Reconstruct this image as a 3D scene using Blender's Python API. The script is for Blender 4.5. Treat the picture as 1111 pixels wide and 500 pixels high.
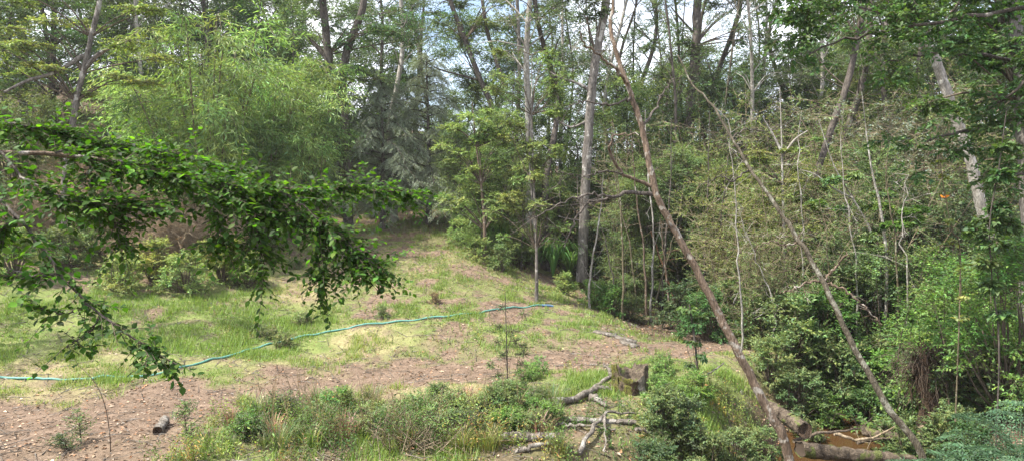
import bpy, math, random
import numpy as np

for o in list(bpy.data.objects):
    bpy.data.objects.remove(o, do_unlink=True)
SC = bpy.context.scene
COL = SC.collection
R = math.radians

# ------------------------------------------------------------------ camera
FPX, CX, CY = 724.0, 555.5, 250.0           # focal length and centre, in photograph pixels
CAM = np.array((0.0, 0.0, 3.2))
PITCH = R(87.0)
cam_d = bpy.data.cameras.new('camera')
cam_d.sensor_width = 36.0
cam_d.lens = 36.0 * FPX / 1111.0
cam_d.clip_start, cam_d.clip_end = 0.05, 2000
cam = bpy.data.objects.new('camera', cam_d)
cam.location = CAM
cam.rotation_euler = (PITCH, 0, 0)
COL.objects.link(cam)
SC.camera = cam

# ------------------------------------------------------------------ sky, sun, exposure
SUN = np.array((-0.50, -0.16, 0.85)); SUN /= np.linalg.norm(SUN)      # direction towards the sun
elev = math.asin(SUN[2]); azim = math.atan2(SUN[0], SUN[1])
W = bpy.data.worlds.new('World'); SC.world = W; W.use_nodes = True
nt = W.node_tree; nt.nodes.clear()
sky = nt.nodes.new('ShaderNodeTexSky'); sky.sky_type = 'NISHITA'; sky.sun_disc = False
sky.sun_elevation = elev; sky.sun_rotation = azim
sky.dust_density = 2.0; sky.air_density = 1.0
tc = nt.nodes.new('ShaderNodeTexCoord')
nz = nt.nodes.new('ShaderNodeTexNoise'); nz.inputs['Scale'].default_value = 3.0; nz.inputs['Detail'].default_value = 5
rmp = nt.nodes.new('ShaderNodeValToRGB')
rmp.color_ramp.elements[0].position = 0.38; rmp.color_ramp.elements[1].position = 0.60
mixw = nt.nodes.new('ShaderNodeMix'); mixw.data_type = 'RGBA'
bgw = nt.nodes.new('ShaderNodeBackground'); bgw.inputs['Strength'].default_value = 0.125
ow = nt.nodes.new('ShaderNodeOutputWorld')
L = nt.links.new
L(tc.outputs['Generated'], nz.inputs['Vector']); L(nz.outputs['Fac'], rmp.inputs['Fac'])
L(rmp.outputs['Color'], mixw.inputs['Factor']); L(sky.outputs['Color'], mixw.inputs['A'])
mixw.inputs['B'].default_value = (8.6, 8.7, 9.4, 1)
L(mixw.outputs['Result'], bgw.inputs['Color']); L(bgw.outputs['Background'], ow.inputs['Surface'])

sun_d = bpy.data.lights.new('sun', 'SUN'); sun_d.energy = 5.0; sun_d.angle = R(0.6)
sun_d.color = (1.0, 0.95, 0.86)
sun = bpy.data.objects.new('sun', sun_d); COL.objects.link(sun)
sun.rotation_euler = (math.acos(SUN[2]), 0, math.atan2(SUN[1], SUN[0]) + math.pi / 2)
sun.location = (-20, 5, 40)

SC.view_settings.view_transform = 'Standard'; SC.view_settings.look = 'None'
SC.view_settings.gamma = 1.0; SC.view_settings.use_curve_mapping = False
SC.view_settings.exposure = 1.34
SC.cycles.max_bounces = 6; SC.cycles.diffuse_bounces = 3; SC.cycles.glossy_bounces = 2
SC.cycles.transmission_bounces = 4; SC.cycles.transparent_max_bounces = 4
SC.cycles.use_denoising = True
SC.cycles.volume_bounces = 0
HAZE = 0.0006

# ------------------------------------------------------------------ numeric helpers
RNG = np.random.default_rng(7)
def unit(v):
    return v / np.maximum(np.linalg.norm(v, axis=-1, keepdims=True), 1e-9)
def sstep(a, b, x):
    t = np.clip((x - a) / (b - a), 0, 1)
    return t * t * (3 - 2 * t)
_H = np.random.default_rng(3).random((256, 256))
def vnoise(x, y):
    xi = np.floor(x).astype(int); yi = np.floor(y).astype(int)
    fx = x - xi; fy = y - yi
    fx = fx * fx * (3 - 2 * fx); fy = fy * fy * (3 - 2 * fy)
    g = lambda a, b: _H[a % 256, b % 256]
    return (g(xi, yi) * (1 - fx) + g(xi + 1, yi) * fx) * (1 - fy) + (g(xi, yi + 1) * (1 - fx) + g(xi + 1, yi + 1) * fx) * fy
def fbm(x, y, o=4):
    s = 0; a = 0.5
    for i in range(o):
        s = s + a * vnoise(x * 2 ** i + 17.3 * i, y * 2 ** i + 5.1 * i); a *= 0.5
    return s
def pdist(x, y, pts):
    d = np.full(np.shape(x), 1e9)
    for (ax, ay), (bx, by) in zip(pts[:-1], pts[1:]):
        vx, vy = bx - ax, by - ay
        t = np.clip(((x - ax) * vx + (y - ay) * vy) / (vx * vx + vy * vy), 0, 1)
        d = np.minimum(d, np.hypot(x - ax - t * vx, y - ay - t * vy))
    return d
CREEK = [(26, 24), (14, 16.5), (9, 13.4), (5.9, 11.3), (4.0, 8.2), (1.0, 6.0), (-4, 4.6), (-12, 3.5), (-30, 2)]
TRACK = [(-30, 7.0), (-12, 8.2), (-6.9, 9.2), (-4.8, 10.3), (-2.6, 12.0), (0.8, 13.2), (3.3, 14.3), (5.5, 14.6), (9, 17.5), (13, 22)]
def H(x, y):
    x = np.asarray(x, float); y = np.asarray(y, float)
    left = sstep(3.5, -2.0, x)
    z = 0.172 * np.maximum(0, y - 13.2 - 0.02 * x) * left * sstep(60, 30, y) 
    z = z + 2.9 * left * sstep(30, 60, y)
    z = z + 0.17 * np.clip(-x - 5.5, 0, 25) * sstep(10.5, 14, y)
    z = z - 0.30 * sstep(2.0, 4.0, x) * sstep(14.2, 17, y) * sstep(13, 8, x)
    z = z + 0.13 * np.clip(x - 8.5, 0, 30) * sstep(11, 17, y)
    z = z + 0.15 * np.clip(y - 31, 0, 45)
    z = z - 1.35 * sstep(2.3, 0.5, pdist(x, y, CREEK))
    z = z + 1.6 * sstep(4.6, 1.2, y)
    z = z - 0.06 * sstep(1.6, 0.3, pdist(x, y, TRACK))
    z = z + 0.24 * (fbm(x * 0.55, y * 0.55, 4) - 0.47) + 0.07 * (fbm(x * 2.7, y * 2.7, 3) - 0.45) + 0.03 * (fbm(x * 7, y * 7, 2) - 0.38)
    return z
def h1(x, y):
    return float(H(np.array([x]), np.array([y]))[0])
def ray(px, py):
    cx, cy = (px - CX) / FPX, -(py - CY) / FPX
    c, s = math.cos(PITCH), math.sin(PITCH)
    d = np.array((cx, cy * c + s, cy * s - c))
    return d / d[1]
def P(px, py, Y):                      # point seen at that pixel, Y metres ahead
    return CAM + ray(px, py) * Y
def G(px, py):                         # where the sight line meets the ground
    d = ray(px, py); Y = np.linspace(2, 70, 2800)
    z = CAM[2] + d[2] * Y
    i = np.argmax(z < H(d[0] * Y, Y))
    Yh = Y[i] if i else 40.0
    p = CAM + d * Yh
    return np.array((p[0], p[1], h1(p[0], p[1])))
def GX(px, Y):                         # ground point under that pixel column, Y metres ahead
    x = ray(px, 250)[0] * Y
    return np.array((x, Y, h1(x, Y)))

# ------------------------------------------------------------------ mesh helpers
class MB:
    def __init__(s): s.V = []; s.F = []; s.C = []; s.n = 0
    def add(s, V, F, C=None):
        V = np.asarray(V, np.float32).reshape(-1, 3)
        F = np.asarray(F, np.int32)
        s.V.append(V); s.F.append(F + s.n)
        if C is None: C = np.ones((len(V), 3), np.float32)
        C = np.asarray(C, np.float32)
        if C.ndim == 1: C = np.tile(C, (len(V), 1))
        s.C.append(C); s.n += len(V)
        return s
    def mesh(s, name, mat, smooth=False):
        me = bpy.data.meshes.new(name)
        V = np.concatenate(s.V); C = np.concatenate(s.C)
        me.vertices.add(len(V)); me.vertices.foreach_set('co', V.ravel())
        tot = np.concatenate([np.full(len(f), f.shape[1], np.int32) for f in s.F])
        idx = np.concatenate([f.ravel() for f in s.F])
        st = np.concatenate(([0], np.cumsum(tot)[:-1])).astype(np.int32)
        me.loops.add(len(idx)); me.loops.foreach_set('vertex_index', idx)
        me.polygons.add(len(tot)); me.polygons.foreach_set('loop_start', st)
        me.polygons.foreach_set('loop_total', tot)
        if smooth: me.polygons.foreach_set('use_smooth', np.ones(len(tot), bool))
        at = me.color_attributes.new('Col', 'FLOAT_COLOR', 'POINT')
        at.data.foreach_set('color', np.concatenate([C, np.ones((len(C), 1), np.float32)], 1).ravel())
        me.update(calc_edges=True)
        me.materials.append(mat)
        return me
    def build(s, name, mat, parent=None, smooth=False):
        return link(name, s.mesh(name, mat, smooth), parent)
def link(name, data, parent=None, loc=None):
    o = bpy.data.objects.new(name, data); COL.objects.link(o)
    if parent is not None: o.parent = parent
    if loc is not None: o.location = loc
    return o
def thing(name, label, cat, loc=(0, 0, 0), group=None, rz=0.0, sc=1.0):
    o = bpy.data.objects.new(name, None); COL.objects.link(o); o.empty_display_size = 0.2
    o.location = [float(v) for v in loc]; o.rotation_euler = (0, 0, rz); o.scale = (sc,) * 3 if np.isscalar(sc) else sc
    tag(o, label, cat, group)
    return o
def tag(o, label=None, cat=None, group=None, kind=None):
    if label: o['label'] = label
    if cat: o['category'] = cat
    if group: o['group'] = group
    if kind: o['kind'] = kind
    return o
def spline(pts, n):
    p = np.asarray(pts, float)
    if len(p) == 2: return p[0] + (p[1] - p[0]) * np.linspace(0, 1, n)[:, None]
    q = np.vstack([2 * p[0] - p[1], p, 2 * p[-1] - p[-2]])
    out = []
    ts = np.linspace(0, len(p) - 1 - 1e-6, n)
    for t in ts:
        i = int(t); u = t - i
        a, b, c, d = q[i], q[i + 1], q[i + 2], q[i + 3]
        out.append(0.5 * (2 * b + (c - a) * u + (2 * a - 5 * b + 4 * c - d) * u * u + (3 * b - a - 3 * c + d) * u ** 3))
    return np.array(out)
def tube(mb, pts, r0, r1, n=14, sides=8, rough=0.06, rng=RNG, cap=True, col=None, flare=0.0, wob=0.0, power=1.0):
    c = spline(pts, n)
    t = np.linspace(0, 1, n)
    if wob: c[1:-1] += rng.normal(0, wob, (n - 2, 3))
    rad = r0 + (r1 - r0) * t ** power
    if flare: rad = rad * (1 + flare * np.exp(-t * n * 0.55))
    T = unit(np.gradient(c, axis=0))
    up = np.array((0.31, 0.12, 1.0)) if abs(T[0][2]) < 0.8 else np.array((1.0, 0.2, 0.1))
    A = unit(np.cross(T, up)); B = np.cross(T, A)
    th = np.linspace(0, 2 * np.pi, sides, endpoint=False)
    lob = rng.normal(0, rough * 0.8, sides)
    rr = rad[:, None] * (1 + lob[None] + rng.normal(0, rough, (n, sides)))
    V = c[:, None] + rr[..., None] * (A[:, None] * np.cos(th)[None, :, None] + B[:, None] * np.sin(th)[None, :, None])
    i = np.arange(n - 1)[:, None] * sides; j = np.arange(sides)[None]; k = (j + 1) % sides
    F = np.stack([i + j, i + k, i + k + sides, i + j + sides], -1).reshape(-1, 4)
    mb.add(V.reshape(-1, 3), F, col)
    if cap:
        for e, cc in ((0, c[0]), (n - 1, c[-1])):
            W_ = np.vstack([V[e], cc[None]])
            f = np.array([[q, (q + 1) % sides, sides] for q in range(sides)])
            mb.add(W_, f if e else f[:, ::-1], col)
    return c
def twigs(mb, P0, P1, r0, r1, col=None):          # many thin three-sided twigs at once
    P0 = np.asarray(P0, float); P1 = np.asarray(P1, float); N = len(P0)
    if N == 0: return
    T = unit(P1 - P0); up = np.where(np.abs(T[:, 2:3]) < 0.8, np.array([[0, 0, 1.0]]), np.array([[1.0, 0, 0]]))
    A = unit(np.cross(T, up)); B = np.cross(T, A)
    r0 = np.broadcast_to(r0, N)[:, None]; r1 = np.broadcast_to(r1, N)[:, None]
    ring = [(math.cos(a), math.sin(a)) for a in (0, 2.094, 4.189)]
    V = np.stack([P0 + r0 * (A * c + B * s) for c, s in ring] + [P1 + r1 * (A * c + B * s) for c, s in ring], 1)
    b = (np.arange(N) * 6)[:, None, None]
    F = np.array([[0, 1, 4, 3], [1, 2, 5, 4], [2, 0, 3, 5]])[None] + b
    mb.add(V.reshape(-1, 3), F.reshape(-1, 4), col)
def leaf_cols(rng, N, yv=0.35, bv=0.25, tone=None):
    b = np.exp(rng.normal(0, bv, N))[:, None]
    y = np.clip(rng.normal(0, yv, N), -0.6, 1.2)[:, None]
    c = np.ones((N, 3)) * b * np.concatenate([1 + 0.45 * y, 1 + 0.12 * y, 1 - 0.15 * y], 1)
    if tone is not None: c = c * tone
    return np.clip(c, 0.05, 4)
def leaves(mb, Pt, D, Nn, Ln, Wd, col, fold=0.22, curl=0.12):
    N = len(Pt)
    if N == 0: return
    D = unit(D); S = unit(np.cross(D, Nn)); Nn = np.cross(S, D)
    Ln = np.broadcast_to(Ln, N)[:, None]; Wd = np.broadcast_to(Wd, N)[:, None]
    mid = Pt + D * Ln * 0.42
    V = np.stack([Pt, mid + S * Wd * .5 + Nn * fold * Wd, Pt + D * Ln - Nn * curl * Ln, mid - S * Wd * .5 + Nn * fold * Wd], 1)
    b = (np.arange(N) * 4)[:, None, None]
    F = np.array([[0, 1, 2], [0, 2, 3]])[None] + b
    mb.add(V.reshape(-1, 3), F.reshape(-1, 3), np.repeat(col, 4, 0))
def twig_leaves(mb, rng, A, B, n, Ln, Wd, droop=0.15, upj=0.45, sp=0.85, sag=0.08, yv=.35, bv=.22, tone=None, stem=None, stem_r=0.004, t0=0.12):
    """n leaves in two rows along every twig A->B"""
    A = np.asarray(A); B = np.asarray(B); N = len(A)
    T = unit(B - A); ln = np.linalg.norm(B - A, axis=1)
    t = np.linspace(t0, 1, n)[None] + rng.normal(0, .03, (N, n))
    pos = A[:, None] + (B - A)[:, None] * t[..., None]
    pos[..., 2] -= sag * ln[:, None] * t ** 2
    side = unit(np.cross(T, np.array((0, 0, 1.0)) + rng.normal(0, .25, (N, 3))))
    alt = np.where(np.arange(n) % 2 == 0, 1.0, -1.0)[None, :, None]
    D = T[:, None] * 0.62 + side[:, None] * alt * sp + rng.normal(0, .28, (N, n, 3))
    D[..., 2] -= droop
    Nn = np.array((0, 0, 1.0)) + rng.normal(0, upj, (N, n, 3))
    M = N * n
    tw = np.exp(rng.normal(0, .16, (N, 1, 1)))
    c = leaf_cols(rng, M, yv, bv) * np.broadcast_to(tw, (N, n, 1)).reshape(-1, 1)
    if tone is not None: c = c * np.repeat(np.broadcast_to(np.asarray(tone), (N, 3)), n, 0)
    leaves(mb, pos.reshape(-1, 3), D.reshape(-1, 3), Nn.reshape(-1, 3), Ln * rng.uniform(.6, 1.25, M), Wd * rng.uniform(.7, 1.2, M), c)
    if stem is not None:
        E = B.copy(); E[:, 2] -= sag * ln
        twigs(stem, A, E, stem_r, stem_r * .4)
def clump(mb, rng, c, rad, ntw, nl, Ln, Wd, out=None, stem=None, **k):
    """a spray of leafy twigs filling an ellipsoid about c; out = where the limb comes from"""
    rad = np.asarray(rad, float)
    d = unit(rng.normal(0, 1, (ntw, 3))); e = rng.uniform(.55, 1.05, (ntw, 1))
    B = c + d * e * rad
    s = rng.uniform(.0, .45, (ntw, 1))
    A = c + d * e * rad * s * np.array((1, 1, .5))
    if out is not None: A = A + (out - c) * rng.uniform(0, .35, (ntw, 1))
    tone = np.exp(rng.normal(0, .10)) * np.array((1 + rng.normal(0, .08), 1, 1 + rng.normal(0, .06)))
    twig_leaves(mb, rng, A, B, nl, Ln, Wd, tone=tone, stem=stem, **k)

# ------------------------------------------------------------------ materials
def new_mat(name):
    m = bpy.data.materials.new(name); m.use_nodes = True
    m.node_tree.nodes.clear()
    return m, m.node_tree
def leaf_mat(name, col, trans=0.38, rough=0.5, spec=0.28, var=0.22, tcol=(1.15, 1.25, .55)):
    m, n = new_mat(name); N = n.nodes.new; K = n.links.new
    at = N('ShaderNodeAttribute'); at.attribute_name = 'Col'
    oi = N('ShaderNodeObjectInfo')
    mr = N('ShaderNodeMapRange'); mr.inputs['To Min'].default_value = 1 - var; mr.inputs['To Max'].default_value = 1 + var
    K(oi.outputs['Random'], mr.inputs['Value'])
    mx = N('ShaderNodeMix'); mx.data_type = 'RGBA'; mx.blend_type = 'MULTIPLY'; mx.inputs['Factor'].default_value = 1
    K(at.outputs['Color'], mx.inputs['A']); mx.inputs['B'].default_value = (*col, 1)
    hs = N('ShaderNodeHueSaturation')
    mh = N('ShaderNodeMapRange'); mh.inputs['To Min'].default_value = .485; mh.inputs['To Max'].default_value = .512
    mul = N('ShaderNodeMath'); mul.operation = 'MULTIPLY'; mul.inputs[1].default_value = 7.31
    fr = N('ShaderNodeMath'); fr.operation = 'FRACT'
    K(oi.outputs['Random'], mul.inputs[0]); K(mul.outputs[0], fr.inputs[0]); K(fr.outputs[0], mh.inputs['Value'])
    K(mh.outputs['Result'], hs.inputs['Hue']); K(mr.outputs['Result'], hs.inputs['Value']); K(mx.outputs['Result'], hs.inputs['Color'])
    b = N('ShaderNodeBsdfPrincipled'); b.inputs['Roughness'].default_value = rough
    b.inputs['Specular IOR Level'].default_value = spec
    K(hs.outputs['Color'], b.inputs['Base Color'])
    t = N('ShaderNodeBsdfTranslucent')
    m2 = N('ShaderNodeMix'); m2.data_type = 'RGBA'; m2.blend_type = 'MULTIPLY'; m2.inputs['Factor'].default_value = 1
    K(hs.outputs['Color'], m2.inputs['A']); m2.inputs['B'].default_value = (*tcol, 1); K(m2.outputs['Result'], t.inputs['Color'])
    s = N('ShaderNodeMixShader'); s.inputs[0].default_value = trans
    K(b.outputs[0], s.inputs[1]); K(t.outputs[0], s.inputs[2])
    o = N('ShaderNodeOutputMaterial'); K(s.outputs[0], o.inputs['Surface'])
    return m
def bark_mat(name, c1, c2, c3=None, scale=9.0, zst=0.25, bump=0.6, lich=0.58, rough=0.85):
    """two bark tones in upright streaks, c3 = lichen or moss patches"""
    m, n = new_mat(name); N = n.nodes.new; K = n.links.new
    tc = N('ShaderNodeTexCoord'); mp = N('ShaderNodeMapping'); mp.inputs['Scale'].default_value = (1, 1, zst)
    K(tc.outputs['Object'], mp.inputs['Vector'])
    n1 = N('ShaderNodeTexNoise'); n1.inputs['Scale'].default_value = scale; n1.inputs['Detail'].default_value = 7
    n1.inputs['Roughness'].default_value = .65
    K(mp.outputs[0], n1.inputs['Vector'])
    r = N('ShaderNodeValToRGB'); r.color_ramp.elements[0].position = .36; r.color_ramp.elements[1].position = .64
    r.color_ramp.elements[0].color = (*c1, 1); r.color_ramp.elements[1].color = (*c2, 1)
    K(n1.outputs['Fac'], r.inputs['Fac']); out = r.outputs['Color']
    if c3:
        n2 = N('ShaderNodeTexNoise'); n2.inputs['Scale'].default_value = scale * .45; n2.inputs['Detail'].default_value = 8
        K(tc.outputs['Object'], n2.inputs['Vector'])
        r2 = N('ShaderNodeValToRGB'); r2.color_ramp.elements[0].position = lich; r2.color_ramp.elements[1].position = lich + .06
        K(n2.outputs['Fac'], r2.inputs['Fac'])
        mx = N('ShaderNodeMix'); mx.data_type = 'RGBA'; K(r2.outputs['Color'], mx.inputs['Factor'])
        K(out, mx.inputs['A']); mx.inputs['B'].default_value = (*c3, 1); out = mx.outputs['Result']
    n3 = N('ShaderNodeTexNoise'); n3.inputs['Scale'].default_value = scale * 5; n3.inputs['Detail'].default_value = 6; K(mp.outputs[0], n3.inputs['Vector'])
    md = N('ShaderNodeMapRange'); md.inputs['From Min'].default_value = .3; md.inputs['From Max'].default_value = .7; md.inputs['To Min'].default_value = .55; md.inputs['To Max'].default_value = 1.35
    K(n3.outputs['Fac'], md.inputs['Value']); vs = N('ShaderNodeVectorMath'); vs.operation = 'SCALE'; K(out, vs.inputs[0]); K(md.outputs[0], vs.inputs['Scale']); out = vs.outputs[0]
    sm_ = N('ShaderNodeMath'); sm_.operation = 'MULTIPLY_ADD'; K(n3.outputs['Fac'], sm_.inputs[0]); sm_.inputs[1].default_value = .5; K(n1.outputs['Fac'], sm_.inputs[2])
    bp = N('ShaderNodeBump'); bp.inputs['Strength'].default_value = min(1, bump * 1.4); bp.inputs['Distance'].default_value = .05
    K(sm_.outputs[0], bp.inputs['Height'])
    b = N('ShaderNodeBsdfPrincipled'); b.inputs['Roughness'].default_value = rough; b.inputs['Specular IOR Level'].default_value = .2
    K(out, b.inputs['Base Color']); K(bp.outputs[0], b.inputs['Normal'])
    o = N('ShaderNodeOutputMaterial'); K(b.outputs[0], o.inputs['Surface'])
    return m
def plain_mat(name, col, rough=.7, noise=0.3, scale=20, spec=.3, use_attr=False):
    m, n = new_mat(name); N = n.nodes.new; K = n.links.new
    tc = N('ShaderNodeTexCoord')
    n1 = N('ShaderNodeTexNoise'); n1.inputs['Scale'].default_value = scale; n1.inputs['Detail'].default_value = 5
    K(tc.outputs['Object'], n1.inputs['Vector'])
    r = N('ShaderNodeMapRange'); r.inputs['To Min'].default_value = 1 - noise; r.inputs['To Max'].default_value = 1 + noise
    K(n1.outputs['Fac'], r.inputs['Value'])
    mx = N('ShaderNodeVectorMath'); mx.operation = 'SCALE'
    if use_attr:
        at = N('ShaderNodeAttribute'); at.attribute_name = 'Col'
        mm = N('ShaderNodeMix'); mm.data_type = 'RGBA'; mm.blend_type = 'MULTIPLY'; mm.inputs['Factor'].default_value = 1
        K(at.outputs['Color'], mm.inputs['A']); mm.inputs['B'].default_value = (*col, 1); K(mm.outputs['Result'], mx.inputs[0])
    else: mx.inputs[0].default_value = col
    K(r.outputs[0], mx.inputs['Scale'])
    b = N('ShaderNodeBsdfPrincipled'); b.inputs['Roughness'].default_value = rough; b.inputs['Specular IOR Level'].default_value = spec
    K(mx.outputs[0], b.inputs['Base Color'])
    o = N('ShaderNodeOutputMaterial'); K(b.outputs[0], o.inputs['Surface'])
    return m

M = {}
M['dark'] = leaf_mat('foliage_dark', (0.08, 0.122, 0.054))
M['deep'] = leaf_mat('foliage_deep', (0.058, 0.115, 0.036), spec=.25)
M['mid'] = leaf_mat('foliage_mid', (0.13, 0.185, 0.072))
M['fresh'] = leaf_mat('foliage_fresh', (0.105, 0.2, 0.045), spec=.35)
M['yellow'] = leaf_mat('foliage_yellow', (0.19, 0.225, 0.07))
M['grey'] = leaf_mat('foliage_grey', (0.19, 0.22, 0.165), trans=.28)
M['bamboo'] = leaf_mat('foliage_bamboo', (0.2, 0.268, 0.092))
M['olive'] = leaf_mat('foliage_olive', (0.135, 0.185, 0.07))
M['near'] = leaf_mat('foliage_near', (.034, .081, .013), trans=.5, rough=.55, spec=.22, tcol=(1.35, 1.7, .30))
M['blue'] = leaf_mat('foliage_blue', (0.05, 0.1, 0.048), trans=.3)
M['dry'] = leaf_mat('foliage_dry', (.26, .19, .105), trans=.25, tcol=(1, 1, .8))
M['grass'] = leaf_mat('grass_blades', (.175, .245, .055), trans=.35, var=0)
M['litter'] = leaf_mat('leaf_litter', (.20, .142, .10), trans=.1, var=0, tcol=(1, .9, .7))
M['bark_grey'] = bark_mat('bark_grey', (.075, .064, .056), (.20, .18, .16), (.36, .34, .31))
M['bark_dark'] = bark_mat('bark_dark', (.040, .034, .028), (.12, .10, .085), (.24, .22, .19), lich=.63)
M['bark_pale'] = bark_mat('bark_pale', (.20, .18, .15), (.36, .335, .30), (.48, .46, .42), scale=12)
M['bark_tan'] = bark_mat('bark_tan', (.085, .060, .042), (.185, .135, .098), (.30, .27, .23), scale=16, lich=.57, zst=.18)
M['bark_olive'] = bark_mat('bark_olive', (.095, .078, .048), (.18, .15, .095), (.28, .27, .20), scale=16)
M['bark_dark2'] = bark_mat('bark_dark_olive', (.060, .050, .036), (.135, .115, .082), (.22, .21, .165), scale=18)
M['bark_red'] = bark_mat('bark_red', (.13, .06, .035), (.25, .13, .08), scale=14)
M['wood'] = bark_mat('weathered_wood', (.085, .072, .058), (.21, .185, .155), (.30, .28, .25), scale=14)
M['log'] = bark_mat('log_bark', (.055, .042, .03), (.16, .125, .09), (.10, .115, .035), scale=12, lich=.54, zst=1)
M['twig'] = bark_mat('dead_twigs', (.16, .118, .075), (.31, .25, .175), scale=8)
M['twig_tan'] = bark_mat('tan_twigs', (.22, .165, .10), (.42, .33, .22), scale=8)
M['twig_dark'] = bark_mat('dark_twigs', (.06, .045, .033), (.14, .11, .08), scale=8)
M['moss'] = bark_mat('moss', (.055, .060, .016), (.15, .14, .032), (.12, .09, .06), scale=18, bump=1.0, lich=.55)
M['cut'] = plain_mat('cut_wood', (.055, .040, .028), noise=.5, scale=30)
M['root'] = bark_mat('root_mat', (.030, .020, .013), (.095, .062, .040), scale=14)

# ------------------------------------------------------------------ ground material
def ground_mat():
    m, n = new_mat('earth_and_turf'); N = n.nodes.new; K = n.links.new
    tc = N('ShaderNodeTexCoord'); at = N('ShaderNodeAttribute'); at.attribute_name = 'Col'
    sp = N('ShaderNodeSeparateColor'); K(at.outputs['Color'], sp.inputs[0])
    def noise(sc, d=6, ro=.6):
        a = N('ShaderNodeTexNoise'); a.inputs['Scale'].default_value = sc; a.inputs['Detail'].default_value = d
        a.inputs['Roughness'].default_value = ro; K(tc.outputs['Object'], a.inputs['Vector']); return a.outputs['Fac']
    def ramp(f, p0, c0, p1, c1):
        r = N('ShaderNodeValToRGB'); r.color_ramp.elements[0].position = p0; r.color_ramp.elements[1].position = p1
        r.color_ramp.elements[0].color = (*c0, 1); r.color_ramp.elements[1].color = (*c1, 1); K(f, r.inputs['Fac']); return r.outputs['Color']
    def mix(f, a, b):
        x = N('ShaderNodeMix'); x.data_type = 'RGBA'; K(f, x.inputs['Factor']); K(a, x.inputs['A']); K(b, x.inputs['B']); return x.outputs['Result']
    turf = ramp(noise(2.2), .3, (.090, .128, .036), .7, (.185, .215, .070))
    straw = ramp(noise(7), .3, (.20, .165, .085), .72, (.36, .30, .17))
    dirt = ramp(noise(4.5, 9, .7), .28, (.095, .066, .046), .74, (.245, .178, .130))
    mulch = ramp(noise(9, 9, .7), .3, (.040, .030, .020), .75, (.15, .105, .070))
    a = mix(sp.outputs[1], turf, straw)
    a = mix(sp.outputs[0], a, dirt)
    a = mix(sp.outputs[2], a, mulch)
    sk = N('ShaderNodeMapRange'); sk.inputs['From Min'].default_value = .3; sk.inputs['From Max'].default_value = .7; sk.inputs['To Min'].default_value = .55; sk.inputs['To Max'].default_value = 1.4
    K(noise(26, 8, .75), sk.inputs['Value']); vs = N('ShaderNodeVectorMath'); vs.operation = 'SCALE'; K(a, vs.inputs[0]); K(sk.outputs[0], vs.inputs['Scale']); a = vs.outputs[0]
    bp = N('ShaderNodeBump'); bp.inputs['Strength'].default_value = .9; bp.inputs['Distance'].default_value = .05
    K(noise(14, 9, .75), bp.inputs['Height'])
    b = N('ShaderNodeBsdfPrincipled'); b.inputs['Roughness'].default_value = .95; b.inputs['Specular IOR Level'].default_value = .1
    K(a, b.inputs['Base Color']); K(bp.outputs[0], b.inputs['Normal'])
    o = N('ShaderNodeOutputMaterial'); K(b.outputs[0], o.inputs['Surface'])
    return m
M['ground'] = ground_mat()

def masks(x, y):
    """dirt (trodden earth), straw (dry turf), mulch (forest floor) and track distance"""
    nA = fbm(x * .9 + 31, y * .9, 4); nB = fbm(x * 2.3, y * 2.3 + 9, 4); nC = fbm(x * .35 + 4, y * .35, 3)
    dt = pdist(x, y, TRACK) + (nB - .47) * 2.4 + (nA - .47) * 1.6
    wid = 1.15 - .45 * sstep(-4, 2, x)
    dirt = sstep(wid + .5, wid - .25, dt)
    nD = fbm(x * 5.5 + 3, y * 5.5, 3)
    spots = sstep(.54, .66, nA) * .7 + sstep(.55, .66, nB) * .55 + sstep(.50, .58, nD) * .35
    spots = spots * (.75 + .75 * sstep(13, 15.5, y)) + .22 * sstep(14, 18, y)
    dirt = np.clip(np.maximum(dirt, spots), 0, 1)
    fl = sstep(-3.0, -4.6, x + (nB - .47) * 3) * sstep(10.6, 9.6, y + (nA - .47) * 2)
    dirt = np.maximum(dirt, fl * .95)
    up = sstep(22, 27, y) * sstep(-8.6, -6.8, x) * sstep(-.6, -2, x) * (.5 + .5 * (nB > .42))
    dirt = np.maximum(dirt, up * .85)
    straw = np.clip(sstep(.44, .66, nC + .35 * (nB - .47)) * .8 + .3 * sstep(15, 21, y), 0, 1)
    edge = 1.0 - .08 * (y - 18) + (nA - .47) * 2.0         # right rim of the grassy knoll
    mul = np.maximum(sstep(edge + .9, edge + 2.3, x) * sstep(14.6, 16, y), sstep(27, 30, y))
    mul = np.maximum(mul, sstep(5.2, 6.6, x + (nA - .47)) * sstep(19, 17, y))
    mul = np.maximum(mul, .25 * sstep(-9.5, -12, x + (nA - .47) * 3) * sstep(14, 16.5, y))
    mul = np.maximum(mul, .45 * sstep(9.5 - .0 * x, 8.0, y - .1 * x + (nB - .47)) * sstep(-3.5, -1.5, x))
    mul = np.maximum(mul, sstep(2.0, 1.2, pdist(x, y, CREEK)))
    return dirt, straw, mul, dt, wid

# ------------------------------------------------------------------ ground and track
xs = np.concatenate([-np.geomspace(180, 18, 22), np.arange(-17.5, 16.01, .115), np.geomspace(17, 180, 22)])
ys = np.concatenate([-np.geomspace(60, 3, 12), np.arange(-2, 7.2, .4), np.arange(7.3, 28, .115), np.geomspace(28.5, 240, 40)])
gx, gy = np.meshgrid(xs, ys)
gz = H(gx, gy)
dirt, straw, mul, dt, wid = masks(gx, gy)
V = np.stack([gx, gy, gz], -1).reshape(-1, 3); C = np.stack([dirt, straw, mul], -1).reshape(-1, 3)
nx, ny = len(xs), len(ys)
ii = (np.arange(ny - 1)[:, None] * nx + np.arange(nx - 1)[None]).ravel()
FQ = np.stack([ii, ii + 1, ii + nx + 1, ii + nx], -1)
on_track = ((dt < wid) & (mul < .5)).ravel()[FQ].sum(1) >= 2
def sub(F):
    u, inv = np.unique(F, return_inverse=True)
    return V[u], inv.reshape(F.shape), C[u]
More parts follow.
